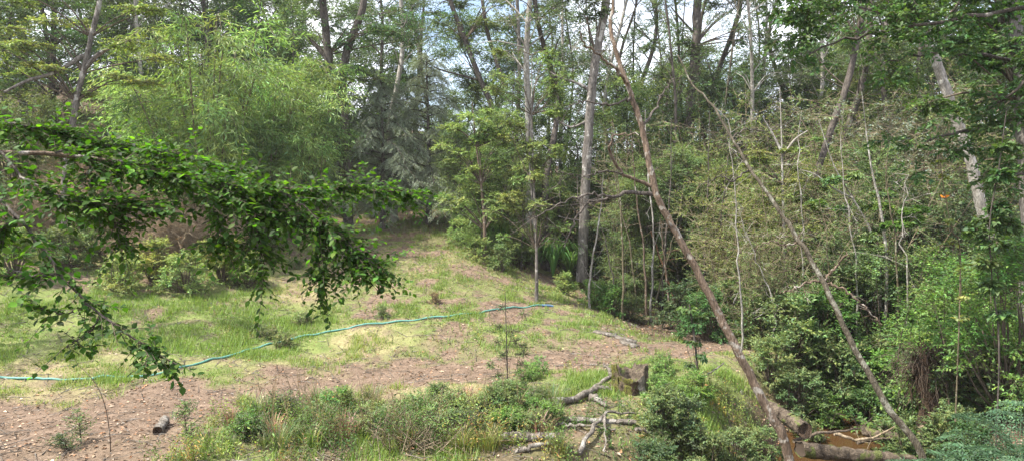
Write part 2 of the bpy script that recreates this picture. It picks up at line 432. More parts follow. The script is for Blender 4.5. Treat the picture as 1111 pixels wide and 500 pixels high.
tag(MB().add(*sub(FQ[~on_track])).build('ground', M['ground'], smooth=True), kind='structure')
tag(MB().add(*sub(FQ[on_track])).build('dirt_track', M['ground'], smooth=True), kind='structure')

# creek water
wm, n_ = new_mat('creek_water'); N_ = n_.nodes.new; K_ = n_.links.new
b_ = N_('ShaderNodeBsdfPrincipled'); b_.inputs['Base Color'].default_value = (.055, .028, .012, 1); b_.inputs['Roughness'].default_value = .12
t_ = N_('ShaderNodeTexNoise'); t_.inputs['Scale'].default_value = 7; p_ = N_('ShaderNodeBump'); p_.inputs['Strength'].default_value = .25; p_.inputs['Distance'].default_value = .03
K_(t_.outputs['Fac'], p_.inputs['Height']); K_(p_.outputs[0], b_.inputs['Normal'])
K_(b_.outputs[0], N_('ShaderNodeOutputMaterial').inputs['Surface'])
cl = spline([(x, y, -1.03) for x, y in CREEK], 60); tn = unit(np.gradient(cl, axis=0)); sd = np.stack([-tn[:, 1], tn[:, 0], 0 * tn[:, 0]], -1)
wv = np.stack([cl + sd * 1.1, cl - sd * 1.1], 1).reshape(-1, 3); q_ = np.arange(59)[:, None] * 2
tag(MB().add(wv, np.concatenate([q_, q_ + 1, q_ + 3, q_ + 2], 1)).build('creek_water', wm), kind='structure')

# ------------------------------------------------------------------ grass, leaf litter, pebbles (stuff)
def scatter(n, x0, x1, y0, y1, rng):
    return rng.uniform(x0, x1, n), y0 + (y1 - y0) * rng.random(n) ** 1.25
rng = np.random.default_rng(11)
mb = MB()
x, y = scatter(260000, -13.5, 6.5, 7.6, 28, rng)
d_, s_, m_, dt_, w_ = masks(x, y)
pt = fbm(x * 1.6, y * 1.6 + 40, 4)
keep = (rng.random(len(x)) < (1 - d_) ** 1.5 * (1 - m_ * .9) * sstep(.28, .56, pt)) & (np.abs(x) < y * .80 + .5)
x, y, s_, pt = x[keep], y[keep], s_[keep], pt[keep]
NB = 3
x = np.repeat(x, NB) + rng.normal(0, .035, len(x) * NB); y = np.repeat(y, NB) + rng.normal(0, .035, len(y) * NB)
s_ = np.repeat(s_, NB); pt = np.repeat(pt, NB); n = len(x)
base = np.stack([x, y, H(x, y) - .005], -1)
hgt = (.028 + .095 * sstep(.4, .7, pt)) * rng.uniform(.5, 1.5, n)
a = rng.uniform(0, 2 * np.pi, n); lean = np.stack([np.cos(a), np.sin(a), 0 * a], -1) * (hgt * rng.uniform(.2, .9, n))[:, None]
side = np.stack([-np.sin(a), np.cos(a), 0 * a], -1) * (rng.uniform(.004, .009, n))[:, None]
tip = base + lean + np.array((0, 0, 1)) * hgt[:, None]
c = leaf_cols(rng, n, .25, .2); yel = (s_ * rng.uniform(.2, 1, n))[:, None]
c = c * (1 - yel) + yel * np.array((1.7, 1.25, 1.9)) * c
V3 = np.stack([base - side, base + side, tip], 1).reshape(-1, 3)
mb.add(V3, np.arange(n * 3).reshape(-1, 3), np.repeat(c, 3, 0))
tag(mb.build('grass', M['grass']), 'short patchy grass and straw on the clearing and the slope', 'grass', kind='stuff')

mb = MB()
x, y = scatter(90000, -13, 9, 7.6, 27, rng)
d_, s_, m_, dt_, w_ = masks(x, y)
keep = (rng.random(len(x)) < np.clip(d_ * .34 + m_ * .7 + .14, 0, 1)) & (np.abs(x) < y * .80 + .5)
x, y = x[keep], y[keep]; n = len(x)
a = rng.uniform(0, 6.283, n)
D = np.stack([np.cos(a), np.sin(a), rng.normal(0, .15, n)], -1)
Nn = np.array((0, 0, 1.)) + rng.normal(0, .35, (n, 3))
c = leaf_cols(rng, n, .2, .36) * np.where(rng.random((n, 1)) < .06, np.array([[1.6, 1.7, 1.75]]), 1) * np.where(rng.random((n, 1)) < .2, np.array([[1.1, .78, .62]]), 1)
leaves(mb, np.stack([x, y, H(x, y) + .012], -1), D, Nn, rng.uniform(.03, .085, n), rng.uniform(.012, .04, n), c)
tag(mb.build('leaf_litter', M['litter']), 'fallen brown leaves and bark chips strewn over the earth', 'leaf litter', kind='stuff')
mb = MB()
n = 4200
x, y = scatter(n, -11, 9, 7.8, 22, rng); a = rng.uniform(0, 6.283, n); l = rng.uniform(.08, .45, n)
A = np.stack([x, y, H(x, y) + .012], -1); xe, ye = x + np.cos(a) * l, y + np.sin(a) * l
B = np.stack([xe, ye, H(xe, ye) + .02 + rng.random(n) * .03], -1)
twigs(mb, A, B, rng.uniform(.003, .009, n), .003)
tag(mb.build('fallen_twigs', M['wood']), 'small fallen twigs strewn over the earth and grass', 'twigs', kind='stuff')

# ------------------------------------------------------------------ tree and shrub templates
def limb_tube(mb, rng, a, b, r0, r1, n=5, sides=5, arch=.15):
    a = np.asarray(a, float); b = np.asarray(b, float)
    m = (a + b) / 2 + np.array((0, 0, arch * np.linalg.norm(b - a))) + rng.normal(0, .06, 3) * np.linalg.norm(b - a)
    tube(mb, [a, m, b], r0, r1, n, sides, .05, rng, cap=False)
def tall_tree(seed, Ht, r, z0, spread, ncl, ntw, nl, Ln, Wd, flat=.4, crad=.9, lean=.04, bare=.0, droop=.15, forked=False, zt=.76, **kw):
    """returns trunk mesh builder (trunk + limbs) and crown builder"""
    rg = np.random.default_rng(seed); t = MB(); c = MB()
    pts = [np.array((0, 0, -.3))]
    for i in range(1, 6):
        pts.append(np.array((rg.normal(0, lean * Ht * .35 * i / 5) + lean * Ht * i / 5 * rg.normal(), rg.normal(0, lean * Ht * .3 * i / 5), Ht * i / 5)))
    ax = tube(t, pts, r, r * .22, 24, 9, .06, rg, flare=.35)
    if forked:
        k = 7; q = ax[k] + np.array((rg.choice((-1, 1)) * 1.1, rg.normal(0, .4), Ht * .35))
        tube(t, [ax[k], (ax[k] + q) / 2 + np.array((.25, 0, -.3)), q], r * .62, r * .15, 12, 7, .05, rg)
    for i in range(ncl):
        f = z0 + (zt - z0) * rg.random()
        p = ax[min(23, int(f * 23))]
        a = rg.uniform(0, 6.283); rad = spread * (1.05 - .55 * f) * rg.uniform(.35, 1.05)
        e = p + np.array((math.cos(a) * rad, math.sin(a) * rad, rg.uniform(-.05, .35) * rad))
        st = ax[max(1, min(23, int((f - .04) * 23)))]
        limb_tube(t, rg, st, e, r * .22, .008, 5, 4)
        if rg.random() < bare: continue
        s = crad * rg.uniform(.6, 1.25)
        clump(c, rg, e, (s, s, s * flat), ntw, nl, Ln, Wd, out=st, stem=t if i % 2 == 0 else None, droop=droop, stem_r=.006, **kw)
    return t, c
def shrub(seed, Ht, spread, ncl, ntw, nl, Ln, Wd, crad=.3, flat=.75, stems=5, droop=.15, fill=1.0, **kw):
    rg = np.random.default_rng(seed); t = MB(); c = MB()
    for i in range(ncl):
        a = rg.uniform(0, 6.283); u = rg.random()
        rad = spread * math.sqrt(rg.random()) * (1 - .45 * u); z = Ht * (.1 + .9 * u)
        e = np.array((math.cos(a) * rad, math.sin(a) * rad, z))
        b = np.array((e[0] * .12, e[1] * .12, -.1))
        limb_tube(t, rg, b, e, .012 * (1 + Ht * .5), .004, 5, 4, arch=.05)
        if rg.random() > fill: continue
        s = crad * rg.uniform(.7, 1.3)
        clump(c, rg, e, (s, s, s * flat), ntw, nl, Ln, Wd, out=b * .3 + e * .7, stem=t, droop=droop, stem_r=.004, **kw)
    return t, c
def scrub(seed, Ht, spread, nst, leafy, Ln, Wd):
    """thin bare twiggy scrub with a few small leaves"""
    rg = np.random.default_rng(seed); t = MB(); c = MB(); A = []; B = []
    for i in range(nst):
        a = rg.uniform(0, 6.283); b = np.array((math.cos(a), math.sin(a), 0)) * rg.random() * spread * .35; b[2] = -.1
        e = b + np.array((rg.normal(0, spread * .45), rg.normal(0, spread * .45), Ht * rg.uniform(.6, 1.05)))
        cc = tube(t, [b, (b + e) / 2 + rg.normal(0, .15, 3) * spread * .4, e], .018, .005, 9, 4, .05, rg, cap=False)
        for k in range(26):
            p = cc[rg.integers(2, 9)]; d = unit(rg.normal(0, 1, 3) * np.array((1, 1, .45)) + np.array((0, 0, .25)))
            q = p + d * rg.uniform(.3, .9) * Ht * .26
            A.append(p); B.append(q)
            for j in range(4):
                u = p + (q - p) * rg.uniform(.3, .95); w = u + unit(d + rg.normal(0, .7, 3)) * rg.uniform(.1, .4)
                A.append(u); B.append(w)
    A = np.array(A); B = np.array(B)
    twigs(t, A, B, .0055, .003)
    k = rg.random(len(A)) < leafy
    twig_leaves(c, rg, A[k], B[k], 9, Ln, Wd, upj=.6)
    return t, c
def conifer(seed, Ht, r, spread, nb, dens, Ln):
    """drooping feathery sprays in tiers"""
    rg = np.random.default_rng(seed); t = MB(); c = MB()
    tube(t, [(0, 0, -.3), (.05, 0, Ht * .5), (0, .05, Ht)], r, .02, 16, 8, .05, rg, flare=.3)
    for i in range(nb):
        f = (i + .5) / nb; z = Ht * (.08 + .92 * f); ln = spread * (1 - f * .85) * rg.uniform(.75, 1.15); a = i * 2.4 + rg.normal(0, .3)
        o = np.array((math.cos(a), math.sin(a), 0)); p0 = np.array((0, 0, z))
        ax = spline([p0, p0 + o * ln * .5 + np.array((0, 0, .10 * ln)), p0 + o * ln + np.array((0, 0, -.22 * ln))], 10)
        tube(t, ax, .03, .006, 8, 4, .05, rg, cap=False)
        m = int(dens * (1 - .6 * f))
        u = rg.uniform(.15, 1, m); A = p0 + (ax[np.minimum(9, (u * 9).astype(int))] - p0) + rg.normal(0, .04, (m, 3))
        sd = np.cross(o, (0, 0, 1)); sg = np.where(rg.random(m) < .5, -1, 1)
        B = A + (o * rg.uniform(.2, .7, (m, 1)) + sd * sg[:, None] * rg.uniform(.3, .8, (m, 1)) + np.array((0, 0, -.42)) * rg.uniform(.3, 1.3, (m, 1))) * (.75 * (1 - .4 * f))
        twig_leaves(c, rg, A, B, 22, Ln, Ln * .22, droop=.25, sp=.55, upj=.5, sag=.18, yv=.15, tone=np.exp(rg.normal(0, .12, (m, 1))) * np.ones((1, 3)))
    return t, c
def bamboo(seed, Ht, spread, ncul, Ln):
    rg = np.random.default_rng(seed); t = MB(); c = MB()
    for i in range(ncul):
        a = rg.uniform(0, 6.283); b = np.array((math.cos(a), math.sin(a), 0)) * rg.random() * spread * .4; b[2] = -.1
        o = unit(np.array((math.cos(a), math.sin(a), 0)) + rg.normal(0, .5, 3) * np.array((1, 1, 0)))
        h = Ht * rg.uniform(.4, 1.15); w = spread * rg.uniform(.3, 1.0)
        ax = tube(t, [b, b + o * w * .22 + np.array((0, 0, h * .55)), b + o * w * .62 + np.array((0, 0, h * .95)), b + o * w * 1.0 + np.array((0, 0, h * .85))], .022, .004, 16, 5, .02, rg, cap=False)
        m = 50
        k = rg.integers(4, 16, m); A = ax[k] + rg.normal(0, .03, (m, 3))
        d = unit(rg.normal(0, 1, (m, 3)) * np.array((1, 1, .6)) + o * .3)
        B = A + d * rg.uniform(.25, .7, (m, 1))
        twig_leaves(c, rg, A, B, 9, Ln, Ln * .14, droop=.45, sp=.6, upj=.6, sag=.2, yv=.28, tone=np.exp(rg.normal(0, .32)) * np.array([[rg.uniform(.78, 1.08), 1, rg.uniform(.8, 1.3)]]))
    return t, c

TPL = {}
def template(key, tc, bark, fol):
    t, c = tc
    TPL[key] = (t.mesh(key + '_trunk', M[bark], True), c.mesh(key + '_crown', M[fol]))
for i in range(4):
    template('myrtle%d' % i, tall_tree(100 + i, 15 + i, .15 + .02 * i, .20, 2.7, 62, 34, 12, .10, .046, flat=.62, crad=1.2, forked=i % 2 == 1), ['bark_dark', 'bark_grey'][i % 2], 'dark')
for i in range(3):
    template('beech%d' % i, tall_tree(120 + i, 13 + i, .13, .16, 3.4, 70, 28, 13, .10, .055, flat=.26, crad=1.45, droop=.05), 'bark_grey', 'mid')
for i in range(3):
    template('slim%d' % i, tall_tree(140 + i, 14, .075, .22, 1.7, 46, 28, 11, .095, .042, flat=.7, crad=.95, lean=.05, bare=.15), 'bark_dark', 'dark')
for i in range(4):
    template('pole%d' % i, tall_tree(170 + i, 17, .085 + .02 * i, .40, 2.0, 30, 22, 10, .09, .04, flat=.5, crad=.9, lean=.035 + .012 * i, bare=.35, zt=.9), 'bark_dark', 'dark')
for i in range(3):
    template('under%d' % i, tall_tree(150 + i, 8.5, .065, .10, 2.1, 64, 32, 12, .085, .042, flat=.6, crad=.95, lean=.06, zt=1.0), 'bark_dark', 'mid')
for i in range(4):
    template('thicket%d' % i, shrub(160 + i, 3.6, 1.7, 52, 22, 11, .075, .04, crad=.55), 'twig_dark', 'mid')
for i in range(4):
    template('bush%d' % i, shrub(180 + i, 1.3, .85, 34, 16, 10, .065, .038, crad=.30), 'twig_dark', 'fresh')
for i in range(3):
    template('herb%d' % i, shrub(200 + i, .42, .36, 22, 12, 8, .045, .020, crad=.15, flat=.9), 'twig', 'mid')
def tussock(seed, Ht, n):
    rg = np.random.default_rng(seed); c = MB(); t = MB()
    for i in range(n):
        a = rg.uniform(0, 6.283); o = np.array((math.cos(a), math.sin(a), 0)); l = Ht * rg.uniform(.4, 1.1); w = rg.uniform(.1, .7); b = o * rg.random() * .22
        ax = spline([b, b + o * w * .35 * l + (0, 0, .6 * l), b + o * w * l + (0, 0, .85 * l)], 5); sd = np.cross(o, (0, 0, 1.)) * rg.uniform(.003, .006)
        wd = np.array((1, 1, .9, .6, .08))[:, None]; q = np.arange(4)[:, None] * 2
        c.add(np.stack([ax - sd * wd, ax + sd * wd], 1).reshape(-1, 3), np.concatenate([q, q + 1, q + 3, q + 2], 1), leaf_cols(rg, 1, .4, .25)[0] * (np.array((2.0, 1.35, 2.2)) if rg.random() < .22 else 1))
    for i in range(5):
        e = np.array((rg.normal(0, .14), rg.normal(0, .14), Ht * rg.uniform(.8, 1.3))); tube(t, [(0, 0, 0), e * .5 + rg.normal(0, .02, 3), e], .004, .0015, 6, 4, cap=False)
    return t, c
for i in range(3):
    template('tussock%d' % i, tussock(210 + i, .42, 190), 'dry', 'bamboo')
for i in range(3):
    template('scrub%d' % i, scrub(220 + i, 5.0, 2.1, 22, .62, .075, .034), 'twig', 'olive')
for i in range(2):
    template('deadbrush%d' % i, scrub(230 + i, 1.5, 1.1, 26, .10, .07, .025), 'twig_tan', 'dry')
for i in range(2):
    template('conifer%d' % i, conifer(240 + i, 6.4, .12, 3.3, 52, 90, .075), 'bark_dark', 'grey')
for i in range(2):
    template('bamboo%d' % i, bamboo(250 + i, 4.4, 1.7, 50, .155), 'bark_olive', 'bamboo')

REG = []            # (object, kind phrase, pixel column) for labels worked out once all are placed
def plant(key, name, phrase, cat, px, Y, sc=1.0, fol=None, bark=None, group=None, rz=None, label=None, dz=0.0, parts=('trunk', 'crown')):
    g = GX(px, Y); g[2] += dz
    rz = RNG.uniform(0, 6.283) if rz is None else rz
    s = sc if not np.isscalar(sc) else (sc * RNG.uniform(.92, 1.08), sc * RNG.uniform(.92, 1.08), sc)
    o = thing(name, label, cat, g, group, rz, s)
    for pn, me, mm in zip(parts, TPL[key], (bark, fol)):
        c = link(pn, me, o)
        if mm:
            c.material_slots[0].link = 'OBJECT'; c.material_slots[0].material = M[mm]
    if label is None: REG.append((o, phrase, px))
    return o

# --- loose weeds along the bottom of the picture and over the slope
wg = np.random.default_rng(91); wb = MB(); ws = MB()
def weeds(x, y, hmin, hmax, nl, ln, wd, tone, upj=.6):
    n = len(x); hh = wg.uniform(hmin, hmax, n) * (.5 + fbm(x * 1.3, y * 1.3 + 7, 3)) * np.where((x > -.1) & (x < 2.7) & (y > 8.5) & (y < 12.2), .5, 1)
    A = np.stack([x, y, H(x, y)], -1); B = A + np.stack([wg.normal(0, .22, n) * hh, wg.normal(0, .22, n) * hh, hh], -1)
    twig_leaves(wb, wg, A, B, nl, ln, wd, upj=upj, droop=.0, tone=tone, stem=ws, stem_r=.0025, t0=.05)
x = wg.uniform(-4.2, 4.6, 15000); y = wg.uniform(7.4, 12.2, 15000)
lim = 9.3 + .42 * np.clip(x + 3.6, 0, 5) + 1.6 * (fbm(x * .8, y * .8, 3) - .45)
woody = (x > -.1) & (x < 2.7) & (y > 8.5) & (y < 12.2)
k = (y < lim) & (wg.random(15000) < sstep(.34, .56, fbm(x * 1.5 + 60, y * 1.5, 3)) * np.where(woody, .22, 1)) & (pdist(x, y, CREEK) > 1.2) & (np.hypot(x - 2.1, y - 11.5) > .75) & ((np.hypot((x - 1.3) / 1.1, y - 10.6) > .7) | (wg.random(15000) < .35))
x, y = x[k], y[k]; pn = fbm(x * .9 + 5, y * .9 + 21, 3)[:, None]
p2 = fbm(x * 2.2 + 15, y * 2.2 + 2, 3)[:, None]
tn = np.where(pn > .54, np.array([[1.15, 1.1, .8]]), np.where(pn < .44, np.array([[.42, .58, .42]]), np.array([[.78, .88, .68]]))) * np.where(p2 > .56, np.array([[1.45, .80, 1.0]]), 1) * np.where(wg.random((len(x), 1)) < .14, np.array([[1.6, 1.0, 1.3]]), 1)
weeds(x, y, .10, .46, 10, .048, .017, tn)
x = wg.uniform(-14, 3, 17000); y = wg.uniform(12.3, 27, 17000); d_, s_, m_, _, _ = masks(x, y)
k = (wg.random(17000) < (1 - d_ * .8) * (1 - m_ * .7) * sstep(.38, .58, fbm(x * .7 + 9, y * .7, 3))) & (np.abs(x) < y * .8); x, y = x[k], y[k]
weeds(x, y, .04, .20, 8, .045, .02, np.where(wg.random((len(x), 1)) < .3, np.array([[1.35, .95, 1.0]]), np.array([[.9, .95, .75]])))
tag(wb.build('weeds', M['bamboo']), 'loose low weeds along the bottom and over the slope', 'weeds', kind='stuff')
tag(ws.build('weed_stems', M['twig']), 'thin stems of the loose low weeds', 'weeds', kind='stuff')

# --- far wood: one mass behind everything
rg = np.random.default_rng(5); fc = MB()
for i in range(240):
    Y = rg.uniform(44, 62); xx = rg.uniform(-1, 1) * Y * .85; z = h1(xx, Y) + rg.uniform(.5, 10) * (1 if xx > -14 else .75)
    s = rg.uniform(1.4, 2.6)
    clump(fc, rg, np.array((xx, Y, z)), (s, s, s * .7), 44, 11, .22, .11)
tag(fc.build('distant_wood', M['dark']), 'dense wood far behind the clearing that reads as one green mass', 'wood', kind='stuff')

for px, Y, k, fol, s in [(10, 28, 0, 'mid', 1.0), (120, 29, 2, 'mid', 1.0), (155, 38, 0, 'dark', 1.2), (200, 32, 1, 'mid', 1.1), (250, 31, 2, 'dark', 1.1), (290, 37, 0, 'mid', 1.2), (320, 28, 1, 'mid', .95),
     (395, 34, 2, 'mid', 1.1), (436, 31, 0, 'mid', .8), (505, 29, 2, 'mid', 1.0), (548, 29, 0, 'mid', 1.05), (605, 25, 2, 'mid', .85), (655, 29, 0, 'olive', 1.05), (680, 25, 1, 'mid', .95),
     (728, 26, 0, 'olive', 1.0), (765, 30, 1, 'olive', 1.1), (795, 26, 2, 'dark', 1.0), (850, 27, 1, 'olive', 1.0), (880, 32, 2, 'mid', 1.15), (905, 28, 0, 'olive', 1.0), (935, 32, 1, 'olive', 1.1), (960, 26, 2, 'olive', 1.0),
     (995, 29, 0, 'mid', 1.1), (1030, 24, 1, 'mid', 1.0), (1075, 22, 2, 'mid', 1.0), (1110, 20, 0, 'dark', .95), (-40, 30, 1, 'yellow', 1.1)]:
    plant('under%d' % k, 'understorey_tree', {'mid': 'bushy green understorey tree', 'olive': 'bushy olive understorey tree', 'dark': 'bushy dark understorey tree', 'yellow': 'bushy yellow green understorey tree'}[fol], 'tree', px, Y, s, fol, None, 'understorey trees behind the clearing')

pr = np.random.default_rng(14)
for i, px in enumerate([8, 36, 58, 132, 160, 318, 428, 452, 470, 560, 573, 592, 608, 668, 684, 700, 716, 734, 772, 784, 798, 812, 826, 842, 868, 888, 912, 926, 948, 966, 990]):
    bk_ = ['bark_dark', 'bark_dark', 'bark_grey', 'bark_dark2', 'bark_pale'][pr.integers(5)]
    plant('pole%d' % (i % 4), 'pole_tree', {'bark_dark': 'straight dark trunk', 'bark_grey': 'straight grey trunk', 'bark_dark2': 'straight olive brown trunk', 'bark_pale': 'straight pale trunk'}[bk_] + ' with high crown', 'tree', px, pr.uniform(21.5, 30) if px > 500 else pr.uniform(24, 32), pr.uniform(.85, 1.1), None, bk_, 'straight trunks along the edge of the wood')

for (x, y), k, lb_ in [((-12.6, 11.8), 'pole1', 'unseen tree added beyond the left edge to dapple the grass')]:
    o = plant(k, 'added_shade_tree', None, 'tree', 555.5 + 724 * x / y, y, .8, 'mid', None, 'added shade trees beyond the left edge', label=lb_)  # out of view, added to throw dappled shade on the clearing

# --- tall forest trees, back rows
FT = [  # pixel column, metres ahead, template, foliage, bark, scale
 (-20, 27, 'beech0', 'yellow', 'bark_grey', 1.0), (30, 33, 'myrtle0', 'dark', None, 1.0), (62, 24, 'beech1', 'mid', 'bark_dark', .95),
 (140, 34, 'myrtle1', 'mid', None, 1.0), (175, 30, 'beech2', 'mid', None, .9), (225, 27, 'myrtle2', 'deep', None, .9),
 (262, 36, 'myrtle3', 'dark', None, 1.1), (300, 31, 'beech0', 'mid', 'bark_dark', 1.0), (328, 38, 'slim0', 'mid', 'bark_grey', 1.2),
 (412, 30, 'beech1', 'dark', 'bark_dark', .95), 
 (596, 38, 'slim2', 'mid', 'bark_dark', 1.2), (612, 29, 'slim0', 'dark', 'bark_dark', 1.0),
 (690, 28, 'slim1', 'dark', 'bark_dark', 1.0), (712, 38, 'slim2', 'dark', None, 1.2),
 (738, 31, 'slim0', 'mid', 'bark_grey', 1.1), (806, 29, 'slim1', 'olive', 'bark_dark', 1.05),
 (862, 31, 'slim2', 'dark', 'bark_grey', 1.1), (884, 27, 'slim0', 'olive', 'bark_dark', 1.0),
 (915, 35, 'myrtle1', 'dark', 'bark_dark', 1.0), (945, 29, 'slim1', 'mid', 'bark_grey', 1.1), (972, 33, 'beech2', 'olive', 'bark_dark', 1.0),
 (1010, 28, 'myrtle2', 'dark', None, .9), (1055, 32, 'beech0', 'mid', None, 1.0), (1100, 26, 'myrtle3', 'deep', None, .9), (1145, 29, 'beech1', 'mid', None, 1.0),
 (640, 42, 'slim2', 'mid', None, 1.3), (760, 43, 'slim1', 'mid', None, 1.3), (898, 42, 'slim2', 'dark', None, 1.3),
 (-75, 22, 'beech2', 'yellow', 'bark_grey', .9), (95, 40, 'slim1', 'dark', None, 1.2)]
for px, Y, k, fol, bk, s in FT:
    nm = {'myrtle': ('tall_tree', 'tall fine leaved tree'), 'beech': ('spreading_tree', 'spreading tree with layered boughs'), 'slim': ('slender_tree', 'slender straight stemmed tree')}[k[:-1]]
    plant(k, nm[0], nm[1], 'tree', px, Y, s, fol, bk, 'forest trees behind the clearing')

# ------------------------------------------------------------------ hero trees: trunks traced as real stems at their own distance
def px_path(pts, Y0, Y1=None):
    Y1 = Y0 if Y1 is None else Y1; n = len(pts)
    return [P(p[0], p[1], p[2] if len(p) > 2 else Y0 + (Y1 - Y0) * i / (n - 1)) for i, p in enumerate(pts)]
def local(o, pts):
    l = np.array(o.location); return [np.asarray(p) - l for p in pts]
def stem_part(o, name, pts, r0, r1, mat, n=18, sides=10, rough=.05, parent=None, wob=.0, **k):
    m = MB(); tube(m, local(o, pts), r0, r1, n, sides, rough, RNG, wob=wob, **k)
    return m.build(name, M[mat], parent or o, smooth=True)
def ground_base(p):
    return np.array((p[0], p[1], h1(p[0], p[1])))
def side_twigs(mb, rng, ax, n, ln, r, jit=.8, up=.2):
    A = []; B = []
    for i in range(n):
        p = ax[rng.integers(len(ax) // 3, len(ax))]; d = unit(rng.normal(0, jit, 3) + np.array((0, 0, up)))
        q = p + d * ln * rng.uniform(.4, 1.2); A.append(p); B.append(q)
        for j in range(3):
            u = p + (q - p) * rng.uniform(.3, .95); A.append(u); B.append(u + unit(d + rng.normal(0, .7, 3)) * ln * rng.uniform(.15, .5))
    twigs(mb, A, B, r, r * .45)

# --- bare leaning tree in the foreground
base = np.array((3.35, 7.3, 0)); base[2] = h1(3.35, 7.3)
T = thing('leaning_tree', 'bare brown trunk leaning left across the middle with crooked leafless branches', 'tree', base)
tr = px_path([(858, 505), (822, 422), (782, 345), (745, 273), (713, 211), (696, 138), (682, 95), (668, 55), (662, 26), (665, -2), (652, -60)], 7.3, 8.2)
stem_part(T, 'trunk', [base - (0, 0, .3)] + tr, .055, .015, 'bark_tan', 80, 16, .035, wob=.005)
def branch(o, pts, Y0, Y1, w0, w1, mat, ntw=0, ln=.3, parent=None):
    """w in pixels at the photograph's scale"""
    pp = px_path(pts, Y0, Y1); m = MB()
    ax = tube(m, local(o, pp), w0 * .72 * Y0 / FPX / 2, w1 * .6 * Y1 / FPX / 2, 26, 8, .07, RNG, wob=.012)
    if ntw: side_twigs(m, RNG, ax, ntw, ln, .004)
    return m.build('branch', M[mat], parent or o, smooth=True)
branch(T, [(682, 90), (668, 76), (655, 63), (640, 53), (632, 46), (629, 34)], 7.8, 7.4, 5, 2, 'bark_tan', 4)
branch(T, [(684, 106), (666, 112), (648, 113), (630, 110), (612, 118)], 7.8, 7.2, 4, 1.5, 'bark_dark', 5)
branch(T, [(711, 206), (695, 197), (676, 187), (663, 166), (664, 150), (678, 144), (693, 147)], 7.7, 7.3, 6, 2, 'bark_tan', 5)
branch(T, [(708, 211), (682, 209), (655, 217), (636, 221), (622, 243), (612, 268)], 7.7, 7.0, 7, 1.6, 'bark_dark', 10, .35)
branch(T, [(664, 214), (640, 211), (615, 218), (590, 232), (572, 236)], 7.4, 6.8, 4, 1.3, 'bark_dark', 9, .35)
branch(T, [(676, 188), (655, 186), (630, 192), (606, 187)], 7.5, 7.0, 3, 1.2, 'bark_dark', 8, .35)
branch(T, [(697, 140), (712, 118), (722, 96), (740, 82)], 7.9, 8.4, 4, 1.3, 'bark_dark', 7)

# --- second leaning tree
base = np.array((4.75, 7.6, 0)); base[2] = h1(4.75, 7.6)
T = thing('leaning_tree', 'thinner dark olive trunk leaning left over the creek with snapped side branches', 'tree', base)
tr = px_path([(1003, 506), (962, 440), (926, 376), (893, 306), (868, 262), (845, 227), (814, 184), (794, 150), (768, 108), (752, 92), (735, 60)], 7.6, 9.4)
stem_part(T, 'trunk', [base - (0, 0, .3)] + tr, .050, .008, 'bark_dark2', 60, 14, .04, wob=.008, power=.8)
branch(T, [(893, 306), (904, 293), (912, 284), (919, 273)], 8.2, 8.2, 4.5, 2.5, 'bark_tan', 0)
branch(T, [(894, 306), (915, 314), (938, 332), (957, 352)], 8.2, 7.9, 4.0, 2, 'bark_tan', 3)
branch(T, [(891, 304), (874, 307), (860, 314), (846, 318)], 8.2, 8.0, 4, 1.5, 'bark_tan', 6)
branch(T, [(868, 262), (850, 265), (836, 262), (818, 270)], 8.4, 8.2, 3, 1.2, 'bark_tan', 6)
branch(T, [(814, 184), (795, 196), (780, 192), (765, 204)], 8.8, 8.6, 3, 1.0, 'bark_dark', 6)
branch(T, [(794, 150), (812, 140), (835, 142), (860, 132)], 9.0, 9.2, 2.5, 1.0, 'bark_dark', 6)

def hero(name, label, cat, pts, Y, w0, w1, bark, crown=(), fol='dark', limbs=(), leaf=(.10, .048), group=None, Y1=None, ntw=30, nl=12, flat=.5, sides=11, extra_trunks=(), rough=.06, droop=.15):
    """tree whose trunk passes those pixels; crown = clumps (px, py, radius px); limbs = polylines in px"""
    tp = px_path(pts, Y, Y1)
    b = ground_base(tp[-1]) if pts[-1][1] > pts[0][1] else ground_base(tp[0])
    if pts[-1][1] > pts[0][1]: tp = tp[::-1]; 
    T = thing(name, label, cat, b, group)
    chain = ([b - (0, 0, .3)] if tp[0][2] > b[2] + .3 else []) + tp
    k = Y / FPX / 2
    stem_part(T, 'trunk', chain, w0 * k, w1 * k, bark, 34, sides, rough, flare=.25)
    for e in extra_trunks:
        ep = px_path(e[0], Y)
        stem_part(T, 'trunk', ep[::-1] if e[0][-1][1] > e[0][0][1] else ep, e[1] * k, e[2] * k, bark, 26, 9, rough)
    for l in limbs:
        stem_part(T, 'branch', px_path(l[0], Y, l[3] if len(l) > 3 else Y), l[1] * k, l[2] * k, bark, 16, 7, .06)
    if crown:
        c = MB(); st = MB(); rg = np.random.default_rng(int(abs(pts[0][0])) + 9)
        axis = np.array(tp)
        for q in crown:
            px, py, rp = q[:3]; yy = Y + rg.uniform(-1, 1) * rp * Y / FPX * .8
            p = P(px, py, yy); s = rp * Y / FPX
            near = axis[np.argmin(np.linalg.norm(axis - p - (0, 0, -.8), axis=1))]
            clump(c, rg, p - b, (s, s, s * flat), int(ntw * max(1, (s / .9) ** 1.6)), nl, leaf[0], leaf[1], out=None, stem=st, stem_r=.006, droop=droop)
            limb_tube(st, rg, near - b, p - b, min(.03, w0 * k * .3), min(.008, w0 * k * .12), 6, 4, .1)
        st.build('twigs', M['twig_dark'], T)
        c.build('crown', M[fol], T)
    return T
def cloud(x0, x1, y0, y1, n, r0, r1, seed):
    rg = np.random.default_rng(seed)
    return [(rg.uniform(x0, x1), rg.uniform(y0, y1), rg.uniform(r0, r1)) for _ in range(n)]

